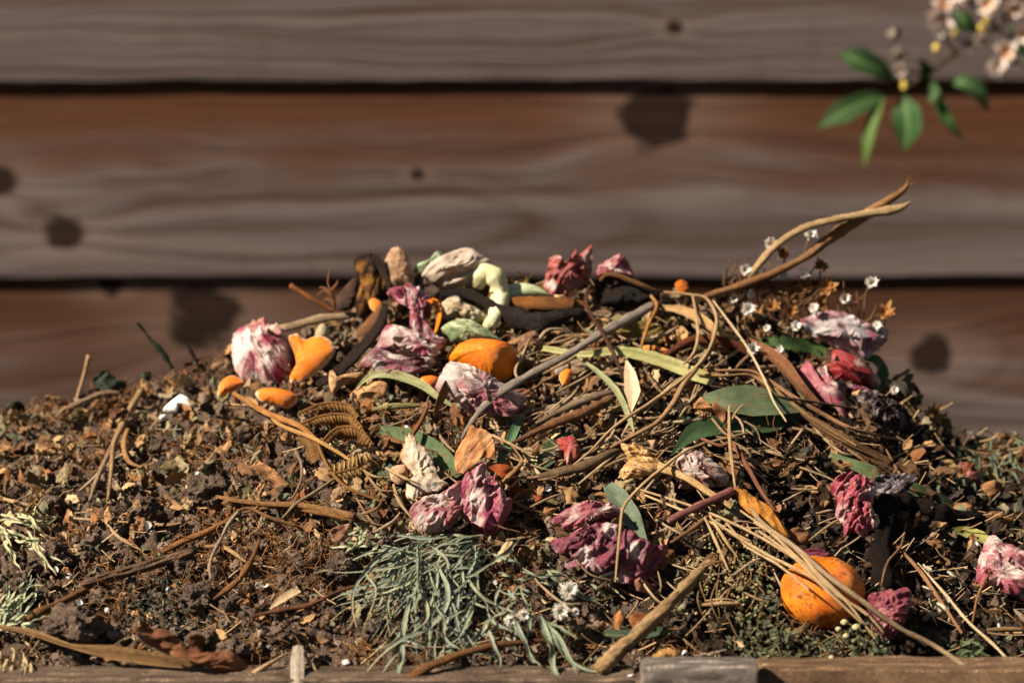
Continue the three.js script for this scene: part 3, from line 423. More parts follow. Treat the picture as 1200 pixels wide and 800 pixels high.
skin('crumpled crimson onion skin beside the rotten black stalk', [[973, 569], [987, 556], [1000, 553], [1024, 561], [1028, 577], [1020, 583], [1022, 601], [1031, 615], [1027, 631], [1011, 633], [1000, 626], [989, 634], [987, 620], [979, 607], [981, 588]], { lift: 24, dir: 0.9, bulge: 13, fold: 9, freq: 85, aniso: 0.6, white: 0.06, lo: hex('#8c1f38'), hi: hex('#cc6a74'), cell: 1.4 });
skin('grey mouldy dark onion flap above the rotten stalk', [[1024, 562], [1051, 557], [1072, 559], [1074, 564], [1061, 576], [1045, 584], [1029, 589], [1024, 577]], { lift: 28, dir: 0.2, bulge: 5, col: mottled([hex('#2b2224'), hex('#5a5054'), hex('#b5aab0')], { f: 120, speck: 0.5 }), mat: M.pith });
skin('crumpled rose onion skin right of the whole orange', [[1012, 715], [1020, 697], [1040, 692], [1060, 689], [1067, 692], [1067, 710], [1062, 727], [1050, 747], [1040, 751], [1030, 743], [1016, 728]], { lift: 18, dir: 0.3, bulge: 14, fold: 5, freq: 110, aniso: 0.5, white: 0.02, lo: hex('#7d2f40'), hi: hex('#b8646c'), cell: 1.4 });
skin('pale streaked onion skin cut by the right picture edge', [[1146, 660], [1153, 640], [1160, 629], [1179, 635], [1200, 646], [1222, 660], [1226, 690], [1202, 709], [1181, 693], [1168, 689], [1144, 690]], { lift: 22, dir: -0.5, bulge: 12, fold: 7, freq: 75, white: 0.26, lo: hex('#963046') });
skin('dark purple onion scrap behind the whole orange', [[940, 648], [956, 642], [975, 646], [980, 656], [960, 660], [944, 657]], { lift: 12, lo: C.wine, hi: C.magenta, white: -0.1 });
skin('faint pink onion scrap among the right hand litter', [[1128, 560], [1140, 550], [1152, 556], [1150, 566], [1136, 570]], { lift: 10, lo: hex('#8c3a2e'), hi: hex('#c2705a'), white: 0 });
skin('rusty red onion scrap above the right litter', [[1118, 556], [1124, 545], [1140, 548], [1138, 562], [1126, 566]], { lift: 8, lo: hex('#7d3a24'), hi: hex('#a85a3a'), white: -0.1 });

// ---- orange, halves and peels
{ // whole orange under the straws
  const p = at(964, 694, 12), k = pxSize(p), g = new THREE.SphereGeometry(1, 90, 64), q = g.attributes.position, col = [], uv = [], v = V(), f = orangePeel({ dirt: 0.6, deep: hex('#cf5a06') });
  for (let i = 0; i < q.count; i++) { v.fromBufferAttribute(q, i); const n = v.clone(), d = 1 + 0.02 * N3(n.x * 1.5, n.y * 1.5, n.z * 1.5) - 0.04 * Math.exp(-((n.y - 1) ** 2 + n.x ** 2) * 18); v.set(n.x * 49.5 * k * d, n.y * 43 * k * d, n.z * 46 * k * d); v.applyAxisAngle(V(0, 0, 1), -0.1).add(p); q.setXYZ(i, v.x, v.y, v.z); col.push(...f(n.x * 0.03 + n.z * 0.012, n.y * 0.027 - n.z * 0.01, 0, 5)); uv.push(Math.atan2(n.x, n.z) * 0.03, n.y * 0.03); }
  g.setAttribute('color', new THREE.Float32BufferAttribute(col, 3)); g.setAttribute('uv', new THREE.Float32BufferAttribute(uv, 2)); g.computeVertexNormals();
  own('orange', g, M.peel, 'whole orange with black dirt specks under dry straws, lower right', 'orange');
}
const rind = (label, outline, o) => solid('orange_peel', 'orange peel', label, outline, { mat: M.peel, fold: 1.2, freq: 40, col: orangePeel({ rim: 0.1, ...o }), back: 2, ...o });
rind('large domed orange half behind the pink onion skin', [[526, 421], [535, 407], [550, 400], [570, 400], [587, 402], [600, 406], [605, 415], [602, 430], [597, 444], [580, 450], [560, 444], [540, 432]], { lift: 26, bulge: 26, back: 8, fold: 0.8, dome: 0.55, rim: 0 });
rind('curved orange peel leaning on the shrivelled onion', [[338, 395], [348, 391], [358, 398], [370, 394], [380, 394], [390, 401], [393, 412], [383, 426], [370, 439], [355, 449], [343, 452], [339, 445], [347, 430], [345, 414]], { c: [362, 420], lift: 24, bulge: 9, tilt: [0, -0.2] });
rind('small orange peel left below the shrivelled onion', [[255, 465], [257, 450], [265, 442], [275, 440], [287, 449], [277, 457], [267, 461]], { lift: 16, bulge: 6 });
rind('oval orange peel lying right below the shrivelled onion', [[299, 461], [305, 456], [322, 455], [340, 459], [349, 465], [347, 472], [337, 479], [322, 475], [305, 470]], { lift: 16, bulge: 8 });
rind('orange peel showing between the wine red layers and pink skin', [[488, 446], [497, 440], [512, 441], [517, 448], [508, 456], [495, 454]], { lift: 20, bulge: 6 });
rind('narrow orange peel strip deep in the straw tangle', [[754, 405], [768, 405], [784, 410], [783, 418], [770, 415], [756, 412]], { lift: 16, bulge: 2 });
rind('small orange peel bit at the banana peel foot', [[432, 352], [438, 349], [447, 354], [448, 362], [440, 366], [434, 361]], { lift: 34, bulge: 3 });
rind('orange lump with white pith among the leaf litter', [[655, 440], [664, 432], [671, 435], [669, 447], [660, 453]], { lift: 18, bulge: 5 });
stick('orange_peel', 'orange peel', 'thin curled orange rind right of the folded onion skin', [[498, 357, 36], [507, 353, 38], [514, 362, 38], [514, 376, 36], [510, 390, 34]], { r: [2, 4, 4.5, 4, 2.5], flat: 0.5, a: C.orangeDeep, b: C.orange, mat: M.peel, sides: 9 });
solid('orange_peel', 'orange peel', 'white torn pith side of an orange peel below the green leaf', [[472, 520], [479, 506], [490, 517], [502, 530], [512, 550], [516, 562], [526, 567], [515, 575], [495, 581], [482, 593], [475, 582], [476, 566], [485, 559], [477, 547], [469, 537]], { c: [493, 553], lift: 24, mat: M.pith, bulge: 3, back: 1.5, fold: 3, freq: 50, aniso: 0.9, ragged: 0.05, sharp: 0.6, col: mottled([hex('#d9bc9a'), hex('#f0dcc2'), hex('#f5e8d6')], { f: 90, rim: [0.1, hex('#d98a4a')], speck: 0.86, speckCol: hex('#c98d5a') }) });
solid('orange_peel', 'orange peel', 'small pale pith lobe left of the torn pith', [[456, 551], [464, 545], [475, 545], [478, 557], [470, 568], [459, 563]], { lift: 22, mat: M.pith, bulge: 4, back: 2, col: mottled([hex('#cf9d72'), hex('#e6c19b')], { f: 80 }) });
solid('orange_peel', 'orange peel', 'pale dried pith crust beside the dark banana strip', [[386, 435], [391, 435], [393, 442], [405, 439], [425, 436], [424, 444], [402, 452], [390, 461], [385, 450]], { c: [396, 446], lift: 22, mat: M.pith, bulge: 6, back: 4, fold: 3, col: mottled([hex('#a8794f'), hex('#d6a878'), hex('#e3c49c')], { f: 110 }) });
solid('pith_chunk', 'pith', 'pale yellowish chunk on the curved orange peel', [[369, 393], [373, 382], [380, 379], [386, 386], [385, 396], [376, 400]], { lift: 28, mat: M.pith, bulge: 6, back: 5, col: mottled([hex('#c9b287'), hex('#ead9b4')], { f: 90 }) });

// ---- banana peels
const bananaSkin = (a, b, sp) => mottled([a, b], { f: 55, speck: sp ?? 0.6 });
solid('banana_peel', 'banana peel', 'upright brown and yellow banana peel on the crest', [[415, 303], [425, 296], [437, 298], [445, 310], [454, 328], [456, 341], [450, 352], [438, 360], [432, 371], [420, 372], [416, 355], [421, 331], [415, 312]], { lift: 24, bulge: 8, back: 4, fold: 3, freq: 60, dir: 1.4, mat: M.banana, lie: 0.15, col: mottled([hex('#170e08'), hex('#3a2210'), hex('#8a5a20'), hex('#a8762e')], { f: 60, speck: 0.7, rim: [0.2, hex('#170f0a')] }) });
stick('banana_peel', 'banana peel', 'black right edge strip of the upright banana peel', [[438, 298, 26], [449, 315, 26], [455, 335, 27], [452, 352, 28]], { r: [4, 6, 5, 3], flat: 0.5, a: C.bananaDark, b: hex('#4a3220'), mat: M.banana, sides: 9 });
solid('banana_peel', 'banana peel', 'dull brown banana flap left of the upright peel', [[393, 350], [402, 338], [415, 325], [421, 332], [419, 350], [412, 362], [398, 364]], { lift: 18, bulge: 5, back: 3, mat: M.banana, col: bananaSkin(hex('#33241c'), hex('#5e4536'), 0.7) });
stick('banana_peel', 'banana peel', 'long dark banana strip curving down from the upright peel', [[452, 358, 36], [447, 378, 36], [432, 400, 34], [412, 421, 30], [392, 440, 24], [372, 451, 16]], { r: [3.5, 6, 7, 6.6, 6, 4], flat: 0.55, groove: 0.18, grooves: 3, a: C.bananaDark, b: hex('#38271c'), mat: M.banana, sides: 14 });
stick('banana_peel', 'banana peel', 'brown inner face of the long dark banana strip', [[446, 357, 33], [438, 374, 32], [426, 388, 30], [418, 394, 28]], { r: [3, 6.5, 6, 2], flat: 0.35, a: hex('#6e452a'), b: hex('#a5734a'), mat: M.banana, sides: 10 });
stick('banana_peel', 'banana peel', 'thin black banana strip crossing in front of the pale green stalk', [[516, 343, 34], [530, 343, 37], [547, 343, 38], [565, 351, 37], [582, 362, 34], [602, 370, 30], [628, 377, 28], [655, 373, 26], [684, 368, 22]], { r: [3.5, 5, 6, 6.5, 8, 12, 13, 11, 8], flat: 0.5, groove: 0.12, a: hex('#0f0a08'), b: hex('#271b14'), mat: M.banana, sides: 14 });
stick('banana_peel', 'banana peel', 'amber brown banana strip behind the black one', [[592, 354, 24], [615, 355, 27], [645, 356, 27], [672, 357, 24], [690, 360, 22]], { r: [4, 8, 9, 8, 4], flat: 0.5, a: hex('#4a2c14'), b: hex('#a2662a'), mat: M.banana, sides: 12 });
solid('banana_peel', 'banana peel', 'broad black banana peel below the smaller crest onion skin', [[696, 332], [708, 321], [732, 327], [757, 334], [774, 342], [768, 356], [735, 359], [703, 357]], { lift: 20, bulge: 9, back: 5, fold: 3, dir: -0.1, mat: M.banana, col: bananaSkin(hex('#0f0b09'), hex('#271a12'), 0.7) });
stick('banana_peel', 'banana peel', 'light brown rim along the broad black banana peel', [[703, 329, 30], [712, 321, 32], [735, 327, 32], [755, 335, 31], [772, 341, 28]], { r: [2, 3, 3.4, 3, 1.5], flat: 0.6, a: hex('#5a3a20'), b: hex('#a2713c'), mat: M.banana });
stick('rotten_stalk', 'stalk', 'thick rotten black stalk upright beside the crimson onion skin', [[1042, 586, 22], [1034, 612, 20], [1033, 645, 16], [1038, 690, 8]], { r: [12, 14, 13, 11], flat: 0.7, groove: 0.1, a: hex('#151110'), b: hex('#2c2420'), mat: M.soil, sides: 16, rough: 0.2 });
stick('rotten_stalk', 'stalk', 'rotten dark stalk arching right toward the yellow green leaf', [[1040, 588, 22], [1068, 588, 22], [1104, 602, 18], [1150, 612, 10]], { r: [9, 10, 11, 8], flat: 0.7, a: hex('#1a1512'), b: hex('#352b25'), mat: M.soil, sides: 14, rough: 0.2 });

// ---- pale vegetable scraps on the crest
solid('bread_crust', 'bread', 'oval tan crust standing on the crest right of the banana', [[450, 311], [457, 293], [466, 289], [476, 297], [484, 317], [485, 336], [472, 338], [457, 336]], { lift: 20, bulge: 8, back: 6, fold: 1.2, freq: 60, aniso: 1, fine: 0.4, mat: M.pith, lie: 0.1, col: mottled([hex('#9a6f52'), hex('#cda27e'), hex('#dfc0a0')], { f: 130, speck: 0.8, speckCol: hex('#8a5f45') }) });
solid('onion_bulb', 'onion', 'crumpled cream papery bulb on the crest', [[494, 321], [505, 307], [517, 300], [540, 291], [552, 291], [562, 297], [576, 307], [572, 316], [557, 327], [545, 336], [525, 338], [513, 334], [500, 327]], { lift: 20, bulge: 13, back: 10, fold: 7, freq: 50, dir: 0.5, mat: M.pith, lie: 0.2, cell: 1.4, col: mottled([hex('#a58b74'), hex('#cbb6a2'), hex('#e0cfbd'), hex('#d8b492')], { f: 45, speck: 0.9 }) });
solid('food_scrap', 'scrap', 'mauve grey mouldy scrap below the cream bulb', [[486, 324], [496, 320], [512, 332], [520, 345], [510, 352], [494, 350], [486, 338]], { lift: 16, bulge: 7, back: 5, fold: 3, mat: M.pith, col: mottled([hex('#4d3830'), hex('#85706a')], { f: 90 }) });
stick('vegetable_stalk', 'stalk', 'arched pale green bulb stalk in the centre of the crest', [[559, 336, 24], [562, 324, 27], [570, 319, 28], [582, 327, 30], [586, 345, 30], [582, 366, 28], [572, 384, 24]], { r: [8, 10, 11, 12, 11, 9, 7], a: hex('#b9b468'), b: hex('#efe9c6'), mat: M.leaf, sides: 16, groove: 0.06, grooves: 6 });
const cabbage = (a, b) => (x, y, t, s, l, u) => mixc(mixc(a, b, clamp(0.5 + 0.8 * fbm(x * 45, y * 45, s, 3))), hex('#dfe3c4'), 0.7 * Math.pow(Math.abs(Math.sin(u * 4 + 3 * N3(x * 40, y * 40, s))), 14));
solid('cabbage_leaf', 'cabbage leaf', 'smooth pale mint cabbage rib right of the arched stalk', [[586, 338], [605, 332], [625, 334], [640, 341], [647, 348], [615, 351], [592, 351]], { lift: 22, bulge: 8, back: 5, fold: 0.8, mat: M.leaf, col: cabbage(hex('#a3b384'), hex('#d2dab0')) });
solid('cabbage_leaf', 'cabbage leaf', 'wrinkled green cabbage leaf above the orange half', [[516, 384], [535, 374], [552, 375], [570, 385], [580, 392], [588, 401], [560, 404], [532, 401], [524, 393]], { lift: 28, bulge: 9, back: 4, fold: 5, freq: 60, dir: -0.4, mat: M.leaf, col: cabbage(hex('#556b48'), hex('#a9b583')) });
solid('cabbage_leaf', 'cabbage leaf', 'small dark green leaf sprig left of the cream bulb', [[484, 318], [490, 309], [503, 304], [512, 294], [519, 297], [514, 306], [502, 314], [492, 321]], { lift: 14, bulge: 4, back: 2, fold: 3, mat: M.leaf, col: cabbage(hex('#3e5c3c'), hex('#86a078')) });
solid('food_scrap', 'scrap', 'cream crumbled scrap under the thin black banana strip', [[512, 363], [522, 351], [535, 347], [545, 355], [560, 362], [572, 372], [568, 378], [550, 377], [535, 372], [517, 374]], { lift: 28, bulge: 7, back: 5, fold: 4, freq: 90, aniso: 0.8, mat: M.pith, col: mottled([hex('#a58a5f'), hex('#ddc9a5'), hex('#efe3cc')], { f: 110, speck: 0.8 }) });
solid('food_scrap', 'scrap', 'dry speckled scrap between the straws left of the dark twig', [[645, 428], [655, 420], [668, 424], [680, 420], [690, 430], [680, 440], [662, 440], [650, 438]], { lift: 14, bulge: 5, back: 4, fold: 3, mat: M.pith, col: mottled([hex('#8a6a50'), hex('#c7a888'), hex('#dfd2c4')], { f: 130, speck: 0.7 }) });
solid('food_scrap', 'scrap', 'brown crumbly scrap right of the orange half', [[607, 402], [617, 390], [628, 388], [636, 398], [632, 412], [618, 416], [608, 412]], { lift: 16, bulge: 6, back: 5, fold: 4, freq: 110, mat: M.pith, col: mottled([hex('#5e4030'), hex('#9a7054'), hex('#bfa088')], { f: 130, speck: 0.7 }) });

// ---- dead leaves with an outline
const deadLeaf = (label, outline, o) => own('dead_leaf', crumple(outline, { bulge: 4, fold: 3.5, freq: 45, thick: 0.35, curl: 6, sharp: 0.5, ...o, col: o.col || mottled([o.lo || hex('#6e4426'), o.mid || hex('#a06a3e'), o.hi || hex('#c08d5c')], { f: 40, speck: 0.88, speckCol: hex('#4a2c18') }) }), M.dry, label, 'leaf', o.group);
deadLeaf('crisp tan leaf above the cupped magenta onion skin', [[534, 530], [540, 519], [546, 512], [552, 500], [577, 510], [580, 540], [567, 537], [557, 545], [545, 556], [535, 554], [532, 540]], { lift: 28, lo: hex('#9a6238'), mid: hex('#bb8354'), hi: hex('#cf9d70'), dir: 1, curl: 2.5, fold: 5, bulge: 2, freq: 36 });
deadLeaf('small tan leaf scrap under the grey stick', [[534, 485], [541, 481], [548, 488], [547, 505], [535, 501]], { lift: 18 });
deadLeaf('rust brown rotting leaf right of the magenta onion skin', [[572, 548], [590, 546], [601, 550], [610, 570], [624, 577], [636, 585], [620, 598], [602, 593], [595, 572], [584, 560]], { c: [606, 573], lift: 14, lo: hex('#3a1c0e'), mid: hex('#7d3a16'), hi: hex('#a3521e') });
deadLeaf('lobed brown leaf at the lower left', [[157, 742], [165, 734], [200, 740], [201, 750], [220, 757], [221, 744], [240, 746], [236, 764], [256, 778], [269, 762], [285, 773], [301, 786], [287, 791], [250, 786], [220, 773], [195, 766], [172, 755]], { c: [224, 766], lift: 40, lo: hex('#5e3a24'), mid: hex('#85553a'), hi: hex('#a0704c'), curl: 8, bulge: 2, cell: 1.3, lie: 0.1, fold: 5 });
deadLeaf('orange brown folded leaf above the straw bundle', [[860, 571], [880, 577], [898, 590], [916, 611], [926, 631], [902, 621], [880, 603], [866, 588]], { lift: 28, lo: hex('#7d4a18'), mid: hex('#b5762c'), hi: hex('#cd9146'), dir: -0.9 });
deadLeaf('curled brown leaf tip on the broad green leaf', [[812, 481], [822, 464], [834, 475], [838, 469], [851, 482], [848, 496], [838, 483], [828, 481]], { lift: 30, lo: hex('#5a3220'), mid: hex('#8a5838') });
deadLeaf('flat brown leaf scrap left of the fern', [[294, 549], [305, 541], [320, 552], [334, 562], [337, 572], [322, 573], [308, 560]], { lift: 10, lo: hex('#50301f'), mid: hex('#7d5138') });
deadLeaf('light brown leaf scrap above the fern, below the banana strip', [[410, 462], [422, 451], [440, 448], [456, 452], [448, 466], [430, 474], [414, 472]], { lift: 18, lo: hex('#a8794f'), mid: hex('#c79a6c') });
deadLeaf('pinkish brown leaf scrap beside the clod left of the grass', [[387, 628], [398, 618], [412, 615], [410, 630], [398, 638], [390, 637]], { lift: 8, lo: hex('#8c5f48'), mid: hex('#b3886a') });
deadLeaf('olive brown leaf in the straw tangle below the black banana', [[717, 388], [740, 380], [760, 377], [785, 387], [776, 402], [760, 406], [740, 398]], { lift: 16, lo: hex('#5e4a22'), mid: hex('#857338'), hi: hex('#8a6a3a') });
deadLeaf('bright rust leaf on the crest left of the pale twigs', [[791, 332], [798, 327], [806, 330], [808, 340], [800, 346], [793, 341]], { lift: 16, lo: hex('#9a4a14'), mid: hex('#c96f22') });
deadLeaf('brown leaf fragment below the magenta skin near the seed heads', [[738, 676], [748, 672], [756, 680], [770, 684], [760, 692], [746, 690]], { lift: 12, lo: hex('#6a3a30'), mid: hex('#a06a58') });
deadLeaf('dark brown leaf fragment above the bottom stick', [[720, 720], [728, 715], [732, 728], [726, 738], [720, 734]], { lift: 8 });
deadLeaf('rust leaf fragment right of the dark soil above the offcut', [[736, 726], [748, 720], [762, 724], [756, 734], [742, 738]], { lift: 8, lo: hex('#6e3d22'), mid: hex('#96603a') });
for (const [x, y, w, h, label] of [[936, 633, 14, 12, 'brown leaf scrap above the whole orange'], [914, 545, 18, 8, 'curled brown scrap below the long brown straps'], [986, 545, 20, 8, 'pinkish brown scrap below the brown straps'], [1128, 600, 16, 10, 'tan leaf scrap among the right litter'], [1160, 576, 16, 9, 'orange brown curled leaf in the right litter'], [1172, 606, 18, 9, 'pale brown leaf lowest in the right litter'], [1098, 640, 12, 7, 'dark brown leaf scrap right of the rotten stalk'], [1048, 706, 1, 1, '']]) if (label) {
  const n = 9, out = []; for (let i = 0; i < n; i++) { const a = i / n * 2 * PI, q = 1 + 0.35 * (rnd() - 0.5); out.push([x + Math.cos(a) * w * q, y + Math.sin(a) * h * q]); } deadLeaf(label, out, { lift: 9, lo: hex('#5a3a24'), mid: hex('#8a5f3c'), hi: hex('#a9814f') });
}

// ---- green and faded leaf blades
strap('long_leaf', 'leaf', 'narrow grey green leaf arching left of the pink onion skin', [[416, 456, 26], [432, 442, 30], [452, 438, 33], [475, 443, 33], [497, 453, 31], [514, 466, 28], [538, 480, 22]], { w: [0.5, 4, 6, 6, 5, 3.5, 1], a: hex('#666f48'), b: hex('#a8a574'), cup: 0.35, spot: 0.75, rib: 0.6 });
strap('long_leaf', 'leaf', 'broad dark green leaf passing behind the torn pith', [[432, 506, 12], [475, 514, 14], [507, 528, 16], [540, 556, 14]], { w: [9, 13, 13, 7], a: hex('#33472a'), b: hex('#5d7044'), spot: 0.7, rib: 0.8, cup: 0.2 });
strap('long_leaf', 'leaf', 'dark green leaf below the broad one beside the pith', [[432, 540, 8], [452, 552, 10], [478, 565, 10]], { w: [5, 10, 6], a: C.darkGreen, b: hex('#4a6048') });
strap('long_leaf', 'leaf', 'short dark green leaf under the small red onion scrap', [[618, 556, 12], [636, 540, 14], [660, 518, 14], [672, 508, 12]], { w: [4, 11, 12, 5], a: C.darkGreen, b: hex('#56694a'), cup: 0.15 });
strap('long_leaf', 'leaf', 'narrow green blade right of the crisp tan leaf', [[583, 548, 16], [594, 524, 18], [604, 502, 18], [612, 488, 16]], { w: [3, 6, 5.5, 2], a: hex('#35503a'), b: hex('#64805a'), cup: 0.4 });
strap('long_leaf', 'leaf', 'yellow green frayed blade across the straw tangle', [[636, 408, 24], [685, 415, 27], [722, 411, 30], [752, 416, 30], [790, 428, 28], [815, 439, 28], [836, 446, 26]], { w: [4, 4, 6, 8, 9, 9, 7], a: hex('#8b8a4e'), b: hex('#c5bf85'), rib: 0.6, ragged: 0.1, veins: 12, veinMix: 0.5, vein: hex('#6f7444'), cup: 0.15 });
strap('long_leaf', 'leaf', 'thin grey green blade drooping from the yellow green one', [[677, 418, 30], [702, 437, 31], [721, 456, 31], [731, 474, 30], [738, 492, 28], [743, 506, 26]], { w: [1.5, 3.5, 4, 3.5, 3, 1], a: hex('#6a7350'), b: hex('#a8a678'), twist: 0.6 });
strap('long_leaf', 'leaf', 'small pale oval leaf hanging from the dark twig', [[734, 422, 36], [738, 438, 38], [741, 460, 38], [740, 482, 36]], { w: [1, 7, 9.5, 0.8], a: hex('#cdae88'), b: hex('#e8cfae'), rib: 0.5, veinMix: 0.15, vein: hex('#b8946a') });
strap('long_leaf', 'leaf', 'broad grey green leaf at the right centre', [[820, 466, 26], [850, 468, 31], [880, 470, 33], [912, 474, 32], [944, 481, 28]], { w: [3, 16, 21, 14, 1.5], a: hex('#43523c'), b: hex('#717c5a'), rib: 0.9, spot: 0.62, spotCol: hex('#7d6238'), m: 10, cup: 0.1 });
strap('long_leaf', 'leaf', 'dark green leaf tip pointing down under the grey green leaf', [[856, 500, 16], [835, 500, 20], [812, 508, 21], [786, 534, 20]], { w: [11, 13, 11, 0.5], a: C.darkGreen, b: hex('#46603c'), rib: 0.8 });
strap('long_leaf', 'leaf', 'shaded green leaf running right below the grey green leaf', [[800, 492, 10], [850, 500, 12], [900, 496, 14], [945, 487, 14]], { w: [4, 13, 13, 3], a: C.darkGreen, b: hex('#3d5434') });
strap('long_leaf', 'leaf', 'dark green leaf under the mouldy pale onion skin', [[890, 399, 14], [920, 402, 18], [950, 407, 18], [974, 418, 14]], { w: [3, 9, 11, 5], a: hex('#2c4422'), b: hex('#4d6a34'), cup: 0.1 });
strap('long_leaf', 'leaf', 'green leaf sticking out right of the bright red layer', [[1012, 420, 8], [1026, 422, 10], [1034, 436, 10], [1026, 456, 8]], { w: [2, 8, 9, 4], a: hex('#2c4422'), b: hex('#4a6636') });
strap('long_leaf', 'leaf', 'long olive green blade running behind the crimson onion skin', [[972, 533, 10], [1019, 553, 14], [1067, 573, 16], [1104, 588, 14], [1130, 598, 8]], { w: [4, 9, 10, 9, 2], a: hex('#3e4e30'), b: hex('#6f7c52'), rib: 0.7 });
strap('long_leaf', 'leaf', 'yellow green leaf tip left of the pale streaked onion skin', [[1116, 621, 10], [1132, 624, 13], [1148, 629, 14], [1164, 640, 12]], { w: [3, 8, 9, 5], a: hex('#7d7c3c'), b: hex('#a8a25c') });
strap('long_leaf', 'leaf', 'dull grey green leaf right of the rolled red onion skin', [[712, 568, 14], [724, 584, 16], [740, 608, 17], [757, 638, 14]], { w: [6, 13, 12, 3], a: hex('#414f3f'), b: hex('#747f66'), ripple: 2, rib: 0.8 });
strap('long_leaf', 'leaf', 'flat dark green leaf under the lower wooden stick', [[708, 742, 8], [735, 744, 8], [762, 741, 8], [790, 736, 8]], { w: [3, 7, 7, 2], a: hex('#2c3d2c'), b: hex('#4d6048') });
strap('long_leaf', 'leaf', 'long twisted brown leaf along the lower left edge', [[-12, 733, 24], [37, 742, 28], [82, 757, 28], [130, 765, 28], [185, 773, 26], [240, 781, 22]], { w: [3, 5.5, 3, 9, 8, 3], a: hex('#46301c'), b: hex('#7d5c38'), veins: 12, veinMix: 0.5, vein: hex('#9c7c50'), mat: M.dry, twist: 1.0, rib: 0.6, cup: 0.3 });
strap('long_leaf', 'leaf', 'upright grey dry reed at the bottom edge', [[347, 812, 34], [348, 790, 32], [348, 772, 30], [349, 756, 26]], { w: [8, 8, 8, 6], a: hex('#8c7f6e'), b: hex('#b8aa96'), mat: M.dry, rib: -1, cup: -0.2 });
strap('long_leaf', 'leaf', 'short pale dry blade in the root mat', [[316, 713, 10], [330, 702, 12], [350, 690, 12]], { w: [1, 5, 5], a: hex('#a08560'), b: hex('#cdb592'), mat: M.dry });
strap('long_leaf', 'leaf', 'curled brown leaf standing before the pink onion skin', [[508, 488, 44], [513, 472, 48], [522, 452, 52], [530, 442, 52], [538, 430, 50]], { w: [2, 5, 6, 3, 0.7], a: hex('#7d4f24'), b: hex('#a9773e'), mat: M.dry, roll: 0.7, cup: 0.7 });
strap('long_leaf', 'leaf', 'flat tan sheath in the upper straw tangle', [[774, 360, 26], [800, 364, 30], [825, 377, 31], [842, 389, 30], [862, 396, 26]], { w: [3, 6, 7, 5, 2], a: hex('#a37a4c'), b: hex('#d2ae7c'), mat: M.dry, veins: 14, veinMix: 0.5, vein: hex('#7d5a36'), ragged: 0.15 });
strap('long_leaf', 'leaf', 'brown leathery strap slanting down right of the green leaf', [[876, 398, 24], [900, 414, 27], [917, 429, 28], [933, 450, 27], [958, 474, 22]], { w: [3, 8, 9, 8, 4], a: hex('#5a3620'), b: hex('#8c6040'), mat: M.dry, cup: 0.5 });
strap('long_leaf', 'leaf', 'long brown strap running down below the mouldy black lump', [[905, 462, 14], [950, 492, 17], [990, 517, 18], [1035, 541, 16], [1074, 556, 12]], { w: [3, 6, 8, 8, 3], a: hex('#453020'), b: hex('#77583a'), mat: M.dry, veins: 14, veinMix: 0.5 });

// ---- sticks, twigs and stalks one can follow
stick('twig', 'twig', 'dark brown bent twig with pale tip standing before the banana peel', [[692, 334, 44], [687, 347, 46], [692, 368, 46], [705, 388, 44], [717, 410, 42], [726, 430, 40], [732, 444, 34]], { r: [2.6, 2.4, 2.2, 2.2, 2.4, 2.4, 2], a: C.darkTwig, b: hex('#6a4432'), nodes: [0.3, 0.65], endCol: hex('#c9ad88'), mat: M.wood });
stick('stick', 'stick', 'long grey split stick crossing above the pink onion skin', [[766, 358, 28], [737, 374, 34], [702, 393, 40], [664, 417, 44], [625, 437, 46], [598, 453, 46], [572, 472, 44], [552, 496, 38], [541, 514, 32]], { r: [4.5, 5.6, 5.2, 4, 4, 4.6, 4.2, 3, 1.6], flat: 0.6, a: hex('#786a5e'), b: hex('#b8a898'), mat: M.wood, groove: 0.15, sides: 10 });
stick('twig', 'twig', 'pale barked twig, upper of the two rising at the right', [[878, 325, 14], [895, 303, 18], [912, 286, 20], [940, 268, 22], [970, 259, 22], [995, 254, 22], [1025, 249, 22], [1053, 244, 22], [1067, 237, 22]], { r: [4.2, 4.6, 4.5, 4.4, 4.4, 4.5, 4.6, 4.8, 1.4], a: hex('#a9825a'), b: hex('#d8bb8c'), nodes: [0.25, 0.55, 0.8, 0.93], mat: M.wood, sides: 9 });
stick('twig', 'twig', 'thicker brown twig with shredded tip, lower of the two rising at the right', [[826, 347, 14], [865, 335, 17], [905, 320, 18], [945, 300, 17], [965, 284, 16], [990, 267, 15], [1020, 248, 15], [1045, 232, 15], [1060, 221, 15], [1068, 209, 15]], { r: [3.5, 4.2, 4.4, 4.6, 6.5, 7, 6, 5, 3.5, 1], a: hex('#7a5236'), b: hex('#b08458'), mat: M.wood, sides: 9, groove: 0.1 });
for (const [a, b] of [[[1058, 224], [1066, 205]], [[1060, 222], [1071, 213]]]) stick('wood_splinter', 'splinter', 'thin shred at the tip of the thicker brown twig', [[a[0], a[1], 15], [(a[0] + b[0]) / 2 + 1, (a[1] + b[1]) / 2, 15.5], [b[0], b[1], 16]], { r: [1.6, 1.2, 0.4], a: hex('#6a4630'), b: hex('#9c744c'), group: 'shreds at the brown twig tip' });
stick('twig', 'twig', 'reddish brown thick stem arching through the right tangle', [[770, 424, 18], [792, 409, 22], [815, 398, 24], [842, 400, 25], [866, 407, 24], [892, 420, 20]], { r: [3, 5, 6, 6.5, 6, 4], a: hex('#4d2818'), b: hex('#8a4e2e'), mat: M.wood, sides: 9 });
stick('twig', 'twig', 'purplish red broken stem above the straw bundle', [[783, 611, 34], [800, 602, 36], [826, 590, 38], [858, 575, 36]], { r: [4.2, 4.6, 5, 5.6], a: hex('#5e3430'), b: hex('#8d5a50'), endCol: hex('#c4ab90'), mat: M.leaf, sides: 10 });
